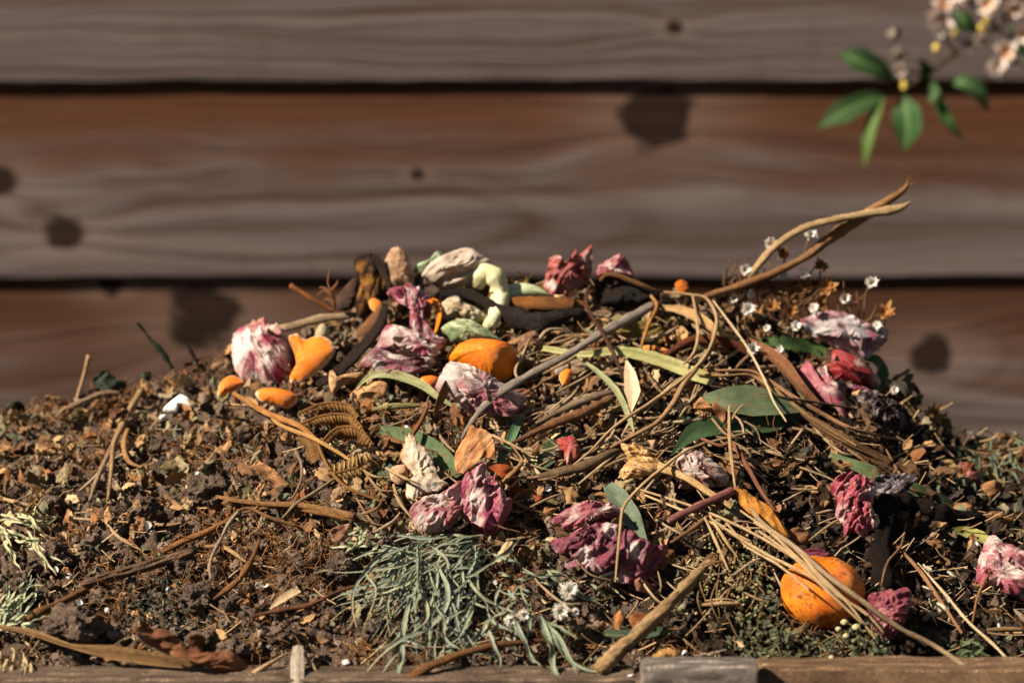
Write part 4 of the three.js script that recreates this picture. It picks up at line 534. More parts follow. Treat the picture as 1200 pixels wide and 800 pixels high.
stick('twig', 'twig', 'thin brown stem under the purplish broken one', [[866, 570, 24], [848, 588, 28], [817, 615, 28], [786, 636, 22]], { r: [2, 3, 3, 1.8], a: hex('#5a3c28'), b: hex('#95704c') });
stick('stick', 'stick', 'stout tan stick lying at the lower centre', [[700, 787, 22], [720, 768, 24], [742, 748, 24], [784, 708, 22], [816, 674, 16], [834, 658, 8]], { r: [9, 8, 7.5, 8, 7, 4], a: hex('#7d6040'), b: hex('#b3946a'), endCol: hex('#5e4630'), mat: M.wood, sides: 14, groove: 0.07, grooves: 4, rough: 0.2, spot: 0.6 });
stick('stick', 'stick', 'brown stick along the bottom centre under the grass', [[458, 808, 24], [495, 785, 26], [530, 770, 26], [575, 757, 24], [640, 750, 16]], { r: [5.5, 5.5, 5, 4.5, 2], a: hex('#5a3a24'), b: hex('#94683f'), mat: M.wood, sides: 10 });
{ // split stake
  const a = at(94, 687, 16), b = at(228, 646, 20), L = a.distanceTo(b), k = pxSize(a), g = plank(-L / 2, L / 2, -5.5 * k, 5.5 * k, -5 * k, 5 * k, plankWood(hex('#4a3629'), hex('#80644d'), 21), 21);
  const d = b.clone().sub(a).normalize(), m = new THREE.Matrix4().makeBasis(d, V(0, 1, 0.1).addScaledVector(d, -d.y).normalize(), V()), up = V(0.05, 0.9, 0.45).addScaledVector(d, -V(0.05, 0.9, 0.45).dot(d)).normalize(); m.makeBasis(d, up, V().crossVectors(d, up)); m.setPosition(a.clone().add(b).multiplyScalar(0.5)); g.applyMatrix4(m);
  own('wooden_stake', g, M.wood, 'dark weathered square wooden stake on the left slope', 'stake');
}
stick('root', 'root', 'thick fibrous root from the stake down to the left edge', [[22, 732, 12], [48, 716, 15], [74, 704, 16], [104, 688, 12]], { r: [4, 5.5, 5, 3.5], a: hex('#593a22'), b: hex('#8d6238'), mat: M.wood, rough: 0.2 });
stick('root', 'root', 'smooth orange brown root above the stake end', [[190, 647, 10], [215, 634, 13], [245, 622, 14], [280, 602, 10]], { r: [2.5, 4.5, 4.5, 3], a: hex('#7d4a26'), b: hex('#b5804c'), mat: M.wood });
stick('root', 'root', 'wavy pale grey root hanging right of the stake', [[278, 600, 18], [266, 616, 20], [258, 632, 20], [249, 650, 20], [245, 664, 18], [247, 678, 14]], { r: [2.2, 2.6, 2.2, 2.6, 2, 1.2], a: hex('#8c7866'), b: hex('#bba892'), rough: 0.25 });
stick('root', 'root', 'reddish root climbing through the root mat', [[250, 702, 10], [272, 686, 14], [284, 674, 14], [296, 652, 12], [304, 632, 10]], { r: [2, 3.5, 4, 3.5, 2], a: hex('#5e3a20'), b: hex('#9a6a3e'), rough: 0.25 });
stick('root', 'root', 'straight pale root crossing the root mat', [[240, 640, 12], [258, 640, 14], [274, 648, 14], [288, 658, 12]], { r: [1.5, 2.5, 2.5, 1.5], a: hex('#9a7244'), b: hex('#cda873') });
stick('root', 'root', 'dark root running to the grass clump below the pale blade', [[296, 722, 8], [330, 714, 11], [365, 708, 11], [398, 692, 10], [440, 682, 8]], { r: [2, 3, 3, 2.5, 1.5], a: hex('#4f3020'), b: hex('#83583a'), rough: 0.2 });
stick('twig', 'twig', 'horizontal brown twig with broken end on the left slope', [[246, 580, 12], [275, 586, 16], [305, 590, 18], [352, 592, 19], [385, 598, 18], [415, 605, 16]], { r: [1.8, 2.6, 3, 3.4, 4.4, 4], a: hex('#7a5230'), b: hex('#ba8a58'), mat: M.wood });
stick('twig', 'twig', 'second twig touching the broken twig end from below', [[286, 600, 12], [330, 593, 14], [370, 600, 15], [413, 609, 13]], { r: [1.2, 3, 3.2, 2.2], a: hex('#7a5230'), b: hex('#a87a4a') });
stick('twig', 'twig', 'thin grey twig slanting across the horizontal brown twig', [[330, 608, 18], [347, 590, 22], [370, 576, 22], [393, 560, 18]], { r: [1.4, 2.2, 2.4, 2], a: hex('#6b5a44'), b: hex('#a08a6c') });
stick('twig', 'twig', 'thin brown twig dropping left from the horizontal twig', [[346, 615, 12], [315, 606, 15], [288, 595, 14], [270, 606, 12], [262, 618, 10]], { r: [1.5, 2, 2, 1.6, 1], a: hex('#5e4029'), b: hex('#8f6640') });
stick('twig', 'twig', 'orange brown twig pointing left from the banana flap', [[340, 334, 14], [362, 348, 18], [391, 365, 18]], { r: [2.8, 2.8, 2.2], a: hex('#7a4626'), b: hex('#b57544') });
stick('stalk', 'stalk', 'faded grey brown stalk behind the shrivelled onion', [[322, 386, 12], [345, 381, 18], [375, 373, 20], [418, 369, 18]], { r: [5, 4.5, 5.5, 4], a: hex('#7a6248'), b: hex('#b49a78'), flat: 0.7 });
for (const q of [[[392, 362], [389, 345], [384, 330], [388, 312]], [[391, 350], [380, 340], [371, 347]], [[390, 345], [380, 337], [374, 337]], [[389, 340], [394, 333], [396, 328]], [[392, 358], [384, 350], [378, 354]]]) stick('root', 'root', 'thin reddish rootlet of the tuft left of the banana flap', q.map(([x, y]) => [x, y, 18]), { r: [2.2, 1.4, 0.6], a: hex('#7a4a30'), b: hex('#b07a52'), group: 'rootlets of the tuft left of the banana' });
stick('twig', 'twig', 'stiff brown stem left of the curled brown leaf', [[480, 514, 26], [487, 503, 30], [494, 492, 32], [500, 478, 32]], { r: [2.5, 3.6, 3.4, 2.4], a: hex('#6a3f28'), b: hex('#a36c46'), mat: M.wood });
stick('twig', 'twig', 'knobbly pale twig twisting over the rust brown leaf', [[583, 577, 26], [592, 563, 30], [604, 551, 32], [612, 540, 32], [606, 530, 32], [598, 520, 28]], { r: [1.5, 2.8, 2.8, 2.2, 1.6, 1], a: hex('#7d5838'), b: hex('#bd9668'), rough: 0.25 });
stick('stick', 'stick', 'thick brown stick right below the grey split stick', [[600, 519, 22], [645, 498, 28], [685, 483, 30], [718, 466, 26]], { r: [2, 5, 6, 4.5], a: hex('#5e3d26'), b: hex('#94694a'), mat: M.wood, sides: 10, rough: 0.15 });
stick('stick', 'stick', 'long brown grey stem above the small red onion scrap', [[618, 562, 20], [660, 552, 24], [690, 544, 26], [725, 526, 24], [760, 520, 18]], { r: [2, 6, 6.5, 5, 2.5], flat: 0.6, a: hex('#5a4630'), b: hex('#94795a'), mat: M.wood, sides: 10 });
stick('stick', 'stick', 'pale split stick between the brown sticks in the middle', [[628, 496, 22], [668, 476, 26], [700, 464, 26], [735, 456, 20]], { r: [2, 5, 5, 2], flat: 0.6, a: hex('#6e5642'), b: hex('#b09a80'), mat: M.wood });
stick('stalk', 'stalk', 'pale green brown stalk above the broad dark green leaf', [[436, 480, 18], [460, 476, 21], [492, 475, 20]], { r: [3, 4, 2.5], a: hex('#6f6a42'), b: hex('#a89c6c') });
stick('twig', 'twig', 'dark mossy twig rising behind the left slope, taller one', [[160, 378, 2], [170, 390, 2], [176, 398, 2], [190, 413, 2], [202, 432, 2]], { r: [2.2, 1.8, 2.5, 5, 2.5], a: hex('#241d16'), b: hex('#3f4a38'), rough: 0.3 });
stick('twig', 'twig', 'dark mossy twig rising behind the left slope, shorter one', [[219, 405, 2], [227, 418, 2], [236, 436, 2]], { r: [2.4, 2.4, 2], a: hex('#2a211a'), b: hex('#45382c'), rough: 0.2 });
stick('stalk', 'stalk', 'straight dry stalk standing up at the left edge', [[104, 416, 6], [98, 440, 6], [90, 468, 6]], { r: [2.8, 2.5, 2.5], a: hex('#9a7a58'), b: hex('#c7a67c') });
stick('stalk', 'stalk', 'bent dry stalk, longer of the crossed pair on the left slope', [[166, 456, 14], [150, 484, 18], [140, 505, 20], [133, 520, 20], [130, 552, 18], [126, 586, 14]], { r: [4, 3.8, 4, 3, 2.6, 1.8], a: hex('#785a40'), b: hex('#b8966c') });
stick('stalk', 'stalk', 'bent dry stalk, left of the crossed pair on the left slope', [[143, 490, 20], [136, 512, 20], [121, 545, 18], [112, 565, 16], [105, 586, 12]], { r: [2, 3, 3.2, 3, 1.8], a: hex('#785f48'), b: hex('#b59878') });
stick('stalk', 'stalk', 'short side shoot of the crossed stalks', [[122, 546, 18], [108, 562, 17], [93, 575, 13]], { r: [2.4, 2.4, 1.6], a: hex('#8c7258'), b: hex('#c0a584') });
stick('stalk', 'stalk', 'hooked brown stalk right of the crossed pair', [[149, 503, 16], [145, 522, 18], [151, 541, 18], [166, 548, 15]], { r: [3, 3.4, 3.4, 2], a: hex('#8a5f3c'), b: hex('#c08f5e'), flat: 0.6 });
stick('stalk', 'stalk', 'grey brown stalk lying along the left skyline', [[36, 494, 8], [80, 478, 11], [120, 461, 12], [142, 460, 10]], { r: [2, 4, 3.5, 2], a: hex('#705a48'), b: hex('#a68a6c') });
stick('stalk', 'stalk', 'bent straw in front of the larger eggshell', [[160, 482, 12], [178, 488, 14], [190, 494, 13]], { r: [2, 3, 2], a: hex('#80624a'), b: hex('#b3946f') });
for (const [pts, r, label] of [
  [[[-6, 581, 8], [16, 588, 10], [34, 592, 8]], 2.5, 'orange brown straw at the left edge middle'], [[[86, 607, 8], [120, 610, 10], [150, 612, 8]], 2, 'pale straw left of the white petal'], [[[182, 614, 10], [198, 615, 11], [212, 613, 9]], 2.2, 'short straw right of the white petal'], [[[122, 610, 12], [140, 630, 14], [168, 646, 10]], 1.8, 'thin straw sloping to the stake'], [[[274, 803, 22], [303, 785, 24], [333, 767, 20]], 3.4, 'pale stalk at the bottom left of the grey reed'], [[[355, 763, 18], [367, 782, 20], [381, 806, 18]], 2.6, 'straw slanting right of the grey reed'], [[[300, 790, 16], [316, 800, 16]], 2, 'tiny stalk end at the bottom'], [[[577, 510, 26], [598, 520, 28], [623, 533, 24]], 2, 'straight pale straw right of the tan leaf'], [[[610, 448, 34], [604, 436, 36], [614, 412, 34], [620, 398, 28]], 2, 'pale straw crossing the orange half edge'], [[[452, 548, 30], [474, 560, 34], [494, 568, 28]], 1.8, 'tiny straw over the pith lobe'], [[[461, 568, 20], [468, 588, 22], [482, 606, 18]], 2.2, 'bent straw along the pith left edge'], [[[415, 542, 18], [438, 558, 18], [458, 560, 14]], 1.6, 'straw between the fern and the pith'],
]) stick('dry_straw', 'straw', label, pts, { r: [r * 0.8, r, r * 0.6] });
// straws one can follow through the right tangle
for (const [pts, r, label, a, b] of [
  [[[778, 342, 26], [810, 345, 34], [826, 348, 38], [836, 361, 40], [840, 378, 42], [835, 400, 44], [824, 421, 46], [805, 440, 46], [786, 455, 46], [762, 472, 44], [720, 500, 40], [690, 530, 34], [672, 545, 28]], 2.3, 'looped straw arching from the crest down to the red onion scrap'],
  [[[812, 346, 34], [817, 375, 38], [818, 397, 40], [812, 415, 40], [801, 427, 36]], 2.2, 'inner straw hanging inside the looped straw'],
  [[[836, 352, 36], [857, 380, 40], [875, 405, 42], [890, 432, 42], [900, 453, 42], [908, 472, 42], [922, 494, 40]], 1.6, 'long pale straw falling over the grey green leaf', C.straw, C.strawPale],
  [[[838, 380, 36], [833, 410, 42], [815, 433, 44], [800, 452, 44], [790, 471, 42], [770, 495, 38], [741, 511, 34], [708, 528, 26]], 3.6, 'thick double straw beneath the looped one', hex('#8a6848'), hex('#b8906a')],
  [[[763, 346, 30], [770, 357, 34], [761, 378, 36], [755, 395, 36], [751, 408, 30]], 2.6, 'orange brown stem below the crest banana', hex('#905a2a'), hex('#cf9a58')],
  [[[820, 434, 30], [850, 434, 34], [884, 436, 35], [900, 445, 34], [932, 466, 32], [970, 488, 30], [996, 501, 28], [1034, 511, 24], [1092, 521, 16]], 2.8, 'long pinkish straw running right under the mouldy lump', hex('#8c6244'), hex('#c4956c')],
  [[[818, 439, 30], [850, 440, 34], [884, 441, 34], [930, 474, 30], [962, 497, 28], [1004, 522, 20]], 2.4, 'tan straw just below the long pinkish one', hex('#8c6a44'), hex('#c49c6a')],
  [[[886, 444, 30], [920, 468, 28], [960, 500, 24], [996, 521, 20], [1034, 540, 16]], 2, 'brown straw third from the top below the red layers', hex('#6a4830'), hex('#a07850')],
  [[[832, 452, 36], [880, 459, 38], [930, 467, 36], [975, 474, 32], [1015, 482, 30], [1036, 490, 28], [1054, 508, 22]], 1.5, 'thin dark stem in front of the magenta wedge', hex('#4d3a34'), hex('#7d6458')],
  [[[855, 476, 44], [855, 498, 46], [856, 520, 46], [859, 548, 42], [862, 572, 36]], 2.4, 'upright straw in front of the dark green leaf tip'],
  [[[871, 474, 46], [862, 484, 46], [856, 496, 44]], 1.5, 'short fork of the upright straw'],
  [[[822, 514, 34], [845, 522, 36], [858, 520, 36], [875, 545, 36], [893, 576, 32], [913, 606, 24]], 3, 'pinkish brown stem behind the upright straw', hex('#6e4430'), hex('#a8745a')],
  [[[826, 519, 34], [803, 529, 38], [780, 546, 42], [752, 569, 44], [731, 594, 44], [727, 618, 42], [724, 650, 38], [721, 682, 30]], 2.2, 'kinked straw dropping over the dark magenta onion skin', hex('#9a7850'), C.straw],
  [[[1033, 686, 26], [1040, 660, 28], [1056, 640, 26], [1062, 612, 20]], 2, 'upright thin straw right of the rotten stalk', hex('#6b4a34'), hex('#a27a54')],
  [[[1052, 640, 22], [1078, 668, 24], [1100, 700, 24], [1128, 742, 20]], 2.6, 'reddish straw slanting right of the rose onion skin', hex('#80553a'), hex('#bd8a60')],
  [[[1076, 660, 18], [1110, 698, 22], [1135, 728, 22], [1170, 760, 20], [1204, 800, 18]], 2, 'pale straw running to the lower right corner', C.straw, C.strawPale],
  [[[1172, 648, 30], [1158, 674, 32], [1146, 700, 30], [1140, 730, 22]], 1.6, 'thin orange straw over the streaked onion skin', hex('#8a5a30'), hex('#b98a54')],
  [[[1157, 738, 12], [1180, 737, 14], [1212, 738, 12]], 3.2, 'thick straw lying at the right edge low', hex('#80603f'), hex('#b08c60')],
  [[[1190, 715, 12], [1200, 724, 14], [1212, 738, 12]], 3, 'grey stalk end at the right edge', hex('#6e6258'), hex('#9a8c7e')],
  [[[821, 709, 14], [843, 707, 17], [866, 707, 16]], 3.2, 'short bright straw below the stout tan stick', C.strawDark, C.straw],
  [[[826, 704, 16], [848, 702, 18], [868, 705, 16]], 1.8, 'thin straw over the short bright straw', C.strawDark, C.straw],
]) stick('dry_straw', 'straw', label, pts, { r: [r * 0.62, r * 0.88, r * 0.88, r * 0.5], a: a || C.strawDark, b: b || C.straw, step: 0.003, groove: 0.1 });
// the straw bundle leaning on the orange
[[[745, 572, 22], [808, 592, 30], [857, 612, 34], [896, 632, 38], [940, 660, 46]], [[756, 580, 18], [800, 598, 26], [846, 618, 30], [880, 634, 32]], [[833, 607, 34], [866, 630, 38], [900, 650, 46], [930, 665, 56], [967, 685, 64], [1017, 721, 56]], [[868, 598, 34], [900, 621, 44], [937, 655, 58], [982, 697, 62], [1015, 718, 56], [1036, 741, 46]], [[880, 596, 38], [897, 615, 44], [934, 642, 58], [974, 677, 66], [1014, 706, 60], [1054, 735, 44], [1095, 756, 34], [1130, 780, 30], [1165, 806, 28]], [[884, 612, 38], [930, 641, 54], [960, 673, 64], [990, 702, 62], [1026, 748, 44]], [[826, 606, 32], [840, 636, 30], [854, 668, 20]], [[832, 604, 32], [850, 632, 30], [864, 652, 22]], [[848, 608, 30], [876, 640, 34], [910, 660, 44], [948, 690, 58]], [[890, 622, 40], [930, 652, 56], [968, 690, 66], [1010, 730, 54]]].forEach((pts, i) => stick('dry_straw', 'straw', ['topmost left straw of the bundle', 'short lower left straw of the bundle', 'straw of the bundle crossing the orange lowest', 'middle straw of the bundle bent past the orange', 'long grey straw of the bundle reaching the bottom edge', 'pale straw of the bundle over the orange top', 'straw dropping from the bundle left of the orange', 'second straw dropping from the bundle left of the orange', 'brownish straw of the bundle ending on the orange', 'thin straw of the bundle across the orange middle'][i], pts, { r: i === 4 ? [2, 2.7, 2.8, 2.6, 2.4] : [1.2, 1.8, 1.7, 1], a: i === 4 ? hex('#8c7358') : hex('#b08a5c'), b: i === 4 ? hex('#c4a984') : hex('#ebcc9c'), groove: 0.12, step: 0.003 }));
{ // dried fan husk with its stalk
  const P = at(752, 542, 24), g = base('dried_husk', at(760, 565, 10), 'straw coloured fan shaped husk on a stalk, right centre', 'husk');
  const b = own('fan', crumple([[724, 561], [729, 550], [736, 541], [731, 530], [727, 519], [737, 521], [748, 519], [760, 528], [771, 536], [781, 549], [765, 556], [745, 561]], { c: [752, 544], lift: 28, bulge: 5, fold: 4, freq: 120, aniso: 0.12, dir: -0.35, ragged: 0.08, sharp: 0.7, col: mottled([hex('#8c6238'), hex('#c79c66'), hex('#e0c08e')], { f: 90 }) }), M.dry);
  scene.remove(b); b.position.sub(g.position); b.name = 'fan'; b.userData = {}; g.add(b);
  part('stalk', tube(path3([[770, 546, 30], [805, 560, 34], [830, 576, 34], [858, 594, 34]]), { r: [6, 4.5, 4, 3], flat: 0.7, col: stalk(hex('#a0784c'), hex('#d8b27c')), rough: 0.1 }), M.dry, g);
}
// filler straws of the tangle: nothing tells them apart
for (let i = 0; i < 245; i++) {
  const u = rnd(), zi = u < 0.55 ? 0 : u < 0.72 ? 1 : u < 0.88 ? 2 : 3, where = ['in the tangle behind the looped straw', 'between the torn pith and the orange half', 'on the right slope around the mouldy onion', 'under the straw bundle above the whole orange'][zi], zone = u < 0.55 ? [610, 880, 385, 560] : u < 0.72 ? [430, 640, 470, 620] : u < 0.88 ? [830, 1090, 430, 600] : [640, 1000, 560, 700], x = rr(zone[0], zone[1]), y = rr(zone[2], zone[3]), a = zi === 0 && x < 790 && rnd() < 0.75 ? rr(-0.8, -0.1) : zi === 2 && rnd() < 0.7 ? rr(0.2, 0.8) : rr(-0.9, 0.8) + (rnd() < 0.15 ? 1.2 : 0), L = rr(22, 80), bend = rr(-0.22, 0.22) * L, l0 = rr(8, 24), c = Math.cos(a), s = Math.sin(a), dark = rnd();
  stick('dry_straw', 'straw', 'thin dry straw ' + where, [[x - c * L / 2, y - s * L / 2, l0 * rr(0.5, 1)], [x - c * L * 0.15 + s * bend * 0.7, y - s * L * 0.15 - c * bend * 0.7, l0 + 2], [x + c * L * 0.2 + s * bend, y + s * L * 0.2 - c * bend, l0 + 2], [x + c * L / 2, y + s * L / 2, l0 * rr(0.5, 1)]], { r: [rr(0.6, 1.3), rr(0.9, 2.3), rr(0.5, 1.2)], sides: 6, a: mixc(C.strawDark, C.twig, dark * dark), b: mixc(C.strawPale, hex('#a37c54'), dark), flat: rr(0.5, 1), step: 0.006, group: 'dry straws ' + where });
}

// ---- dried fern
{
  const g = base('dried_fern', at(360, 540, 6), 'curled brown dried fern fronds left of the pith', 'fern'), brown = stalk(hex('#6e4826'), hex('#a9783f'));
  const frond = (pts, len, side, col) => {
    const P = path3(pts), cv = new THREE.CatmullRomCurve3(P, false, 'centripetal'), k = pxSize(P[0]); const f = part('frond', tube(P, { r: [1.6, 1.4, 0.7], col: brown }), M.dry, g);
    const n = Math.round(cv.getLength() / (5.2 * k)), geos = [];
    for (let i = 1; i < n; i++) for (const sd of side) { const t = i / n, p = cv.getPoint(t), tan = cv.getTangent(t), ey = EYE.clone().sub(p).normalize(), out = V().crossVectors(ey, tan).normalize().multiplyScalar(sd).addScaledVector(tan, 0.35).addScaledVector(ey, rr(-0.3, 0.15)).addScaledVector(V(0, -1, 0), 0.25).normalize(), L = len * k * (0.45 + 0.7 * Math.sin(PI * (0.12 + 0.8 * t))) * rr(0.8, 1.1); geos.push(blade([p, p.clone().addScaledVector(out, L * 0.5).addScaledVector(ey, 0.08 * L), p.clone().addScaledVector(out, L).addScaledVector(ey, -0.25 * L)], { w: [0.8, 2.2, 2, 0.4], n: 6, m: 3, cup: 0.6, col: leafCol(hex('#5e3e22'), col) })); }
    geos.forEach(q => { q.translate(-g.position.x, -g.position.y, -g.position.z); mesh('leaflet', q, M.dry, f); });
  };
  frond([[350, 484, 20], [380, 472, 24], [408, 474, 24], [421, 488, 20]], 13, [-1], hex('#9a6e3c'));
  frond([[348, 498, 20], [380, 486, 26], [410, 487, 27], [434, 514, 22]], 15, [-1], hex('#a87c46'));
  frond([[378, 516, 20], [395, 501, 26], [420, 502, 27], [438, 521, 22]], 17, [-1], hex('#8f6638'));
  frond([[384, 556, 18], [405, 551, 22], [422, 546, 22], [437, 537, 20]], 14, [-1, 1], hex('#b8935a'));
  frond([[350, 506, 16], [364, 520, 18], [372, 540, 16]], 12, [-1, 1], hex('#8f6a40'));
  part('stem', tube(path3([[274, 461, 14], [315, 485, 20], [352, 500, 22], [374, 518, 20]]), { r: [2.6, 3.6, 3.4, 2], col: stalk(hex('#8a5628'), hex('#c48a4e')) }), M.dry, g);
  part('stem', tube(path3([[310, 480, 16], [327, 497, 20], [370, 515, 22], [396, 530, 20], [416, 543, 16]]), { r: [1.6, 2.4, 2.6, 2.2, 1.4], col: stalk(hex('#a0703a'), hex('#d3a868')) }), M.dry, g);
  part('stem', tube(path3([[372, 520, 18], [385, 548, 20], [405, 570, 18], [448, 588, 12]]), { r: [1.6, 2, 2, 1.2], col: brown }), M.dry, g);
  part('stem', tube(path3([[345, 526, 16], [353, 545, 18], [352, 565, 16], [342, 585, 12]]), { r: [1.8, 2, 1.8, 1.2], col: stalk(hex('#6e5a4a'), hex('#a89078')) }), M.dry, g);
}

// ---- wilted grey-green grass
function grassClump(label, p0, blades, o = {}) {
  const g = base('grass_clump', at(p0[0], p0[1], 0), label, 'grass');
  for (const q of blades) part('blade', blade(path3(q.pts), { w: q.w, n: q.n || 20, m: 3, cup: 0.55, wobble: 1.1, twist: rr(-1.5, 1.5), col: leafCol(q.a || hex('#67745f'), q.b || hex('#a7ad8d'), { tip: rnd() < 0.4 ? 0.3 : 0, tipCol: hex('#b59a68'), veins: 4 }) }), M.leaf, g);
}
{
  const bl = [], fall = (x, y, dx, dy, L, curl) => { const pts = []; let a = Math.atan2(dy, dx), cx = x, cy = y, l = rr(8, 22); const n = 7; for (let i = 0; i < n; i++) { pts.push([cx, cy, l * (i === n - 1 ? 0.6 : 1) + 5 * Math.sin(i)]); a += curl * rr(0.1, 0.5) + rr(-0.42, 0.42); cx += Math.cos(a) * L / n; cy += Math.sin(a) * L / n; } return pts; };
  const add = (pts, w) => { const a = hex('#4a5a50'), b = hex('#98a290'), m = rnd(); bl.push({ pts, w: [w * 0.6, w, w * 0.9, w * 0.5, 0.4], a: mixc(a, hex('#7d7a52'), m * 0.4), b: mixc(b, hex('#b3aa80'), m * 0.6) }); };
  for (let i = 0; i < 70; i++) { const x = rr(485, 575), y = rr(626, 672); add(fall(x, y, -1, rr(0.02, 0.6), rr(80, 165), -0.24), rr(1.1, 2.1)); }
  for (let i = 0; i < 50; i++) { const x = rr(455, 565), y = rr(636, 705); add(fall(x, y, rr(-0.7, 0.15), 1, rr(70, 150), rr(-0.15, 0.3)), rr(1.1, 2.3)); }
  for (let i = 0; i < 40; i++) { const x = rr(500, 610), y = rr(680, 750); add(fall(x, y, rr(-1, 1), rr(0.1, 0.9), rr(40, 85), rr(-0.6, 0.6)), rr(1, 2)); }
  for (const [pts, w] of [[[[480, 640], [455, 650], [430, 668], [418, 685], [412, 710], [418, 735]], 3], [[[492, 648], [490, 690], [498, 705], [502, 722], [492, 735], [474, 745]], 3], [[[515, 665], [525, 690], [520, 715], [505, 735], [470, 750], [440, 775], [418, 800]], 4.2], [[[480, 700], [472, 740], [460, 770], [440, 800]], 4], [[[476, 745], [470, 770], [466, 792], [460, 806]], 4], [[[460, 640], [440, 655], [428, 670], [440, 690], [425, 740]], 2.6], [[[505, 640], [522, 655], [528, 675], [540, 690]], 2.4], [[[580, 720], [568, 735], [545, 760], [530, 800]], 3.6], [[[570, 730], [578, 755], [586, 775], [578, 800]], 2.8], [[[575, 660], [590, 650], [602, 638], [610, 630]], 3.4], [[[600, 720], [612, 745], [622, 768], [634, 780]], 2.8]]) add(pts.map((q, i) => [q[0], q[1], 24 + 4 * Math.sin(i * 2)]), w * 0.8);
  grassClump('large clump of wilted grey green grass at the bottom centre', [500, 690], bl);
  const b2 = []; const add2 = (pts, w) => b2.push({ pts, w: [w * 0.6, w, w * 0.9, w * 0.6, 0.4], a: hex('#55644f'), b: hex('#969e82') });
  for (const [pts, w] of [[[[632, 722], [640, 742], [646, 765], [652, 790], [672, 802]], 4.2], [[[636, 724], [655, 748], [668, 772], [676, 790]], 3], [[[640, 728], [660, 738], [676, 748]], 2.2], [[[645, 740], [662, 770], [690, 786], [712, 786]], 2.6], [[[622, 712], [620, 735], [616, 752], [622, 765]], 2.2], [[[598, 720], [606, 738], [618, 757]], 2]]) add2(pts.map(q => [...q, 22]), w);
  for (let i = 0; i < 16; i++) { const x = rr(600, 700), y = rr(660, 700); add2(fall(x, y, rr(0.2, 1) * (rnd() < 0.3 ? -1 : 1), rr(-0.2, 0.5), rr(30, 70), 0.1), rr(1.2, 2.2)); }
  grassClump('smaller tuft of green grass with flowering heads under the seed heads', [640, 720], b2);
  const mk = (zone, n, ax, ay, L, a, b, label) => { const q = []; for (let i = 0; i < n; i++) { const x = rr(zone[0], zone[1]), y = rr(zone[2], zone[3]); q.push({ pts: fall(x, y, ax + rr(-0.5, 0.5), ay + rr(-0.4, 0.4), rr(L * 0.5, L), rr(-0.3, 0.3)), w: [1.2, 2, 1.4, 0.4], a, b }); } grassClump(label, [(zone[0] + zone[1]) / 2, (zone[2] + zone[3]) / 2], q); };
  mk([-10, 40, 596, 640], 34, 0.8, 0.4, 60, hex('#8d8a62'), hex('#cfc9a2'), 'pale straw green grass at the left edge, upper tuft');
  mk([-10, 25, 705, 745], 26, 0.6, -0.8, 60, hex('#86906a'), hex('#cdd0ac'), 'spiky pale grass at the left edge, middle tuft');
  mk([-5, 35, 750, 800], 26, 0.1, 0.9, 45, hex('#8a7a54'), hex('#c2ad80'), 'brownish grass hanging over the plank, lower left corner');
  mk([1100, 1200, 505, 560], 46, 0.2, 0.6, 46, hex('#3f4c3a'), hex('#747c60'), 'dark green mossy grass on the right skyline');
  mk([410, 450, 618, 640], 14, -0.6, 0.5, 40, hex('#7a8464'), hex('#b3b48e'), 'small feathery grass tuft beside the left clod');
  mk([1080, 1120, 660, 720], 12, 0.5, 0.6, 40, hex('#80765c'), hex('#c9c0a8'), 'thin pale grass wisps right of the rose onion skin');
}
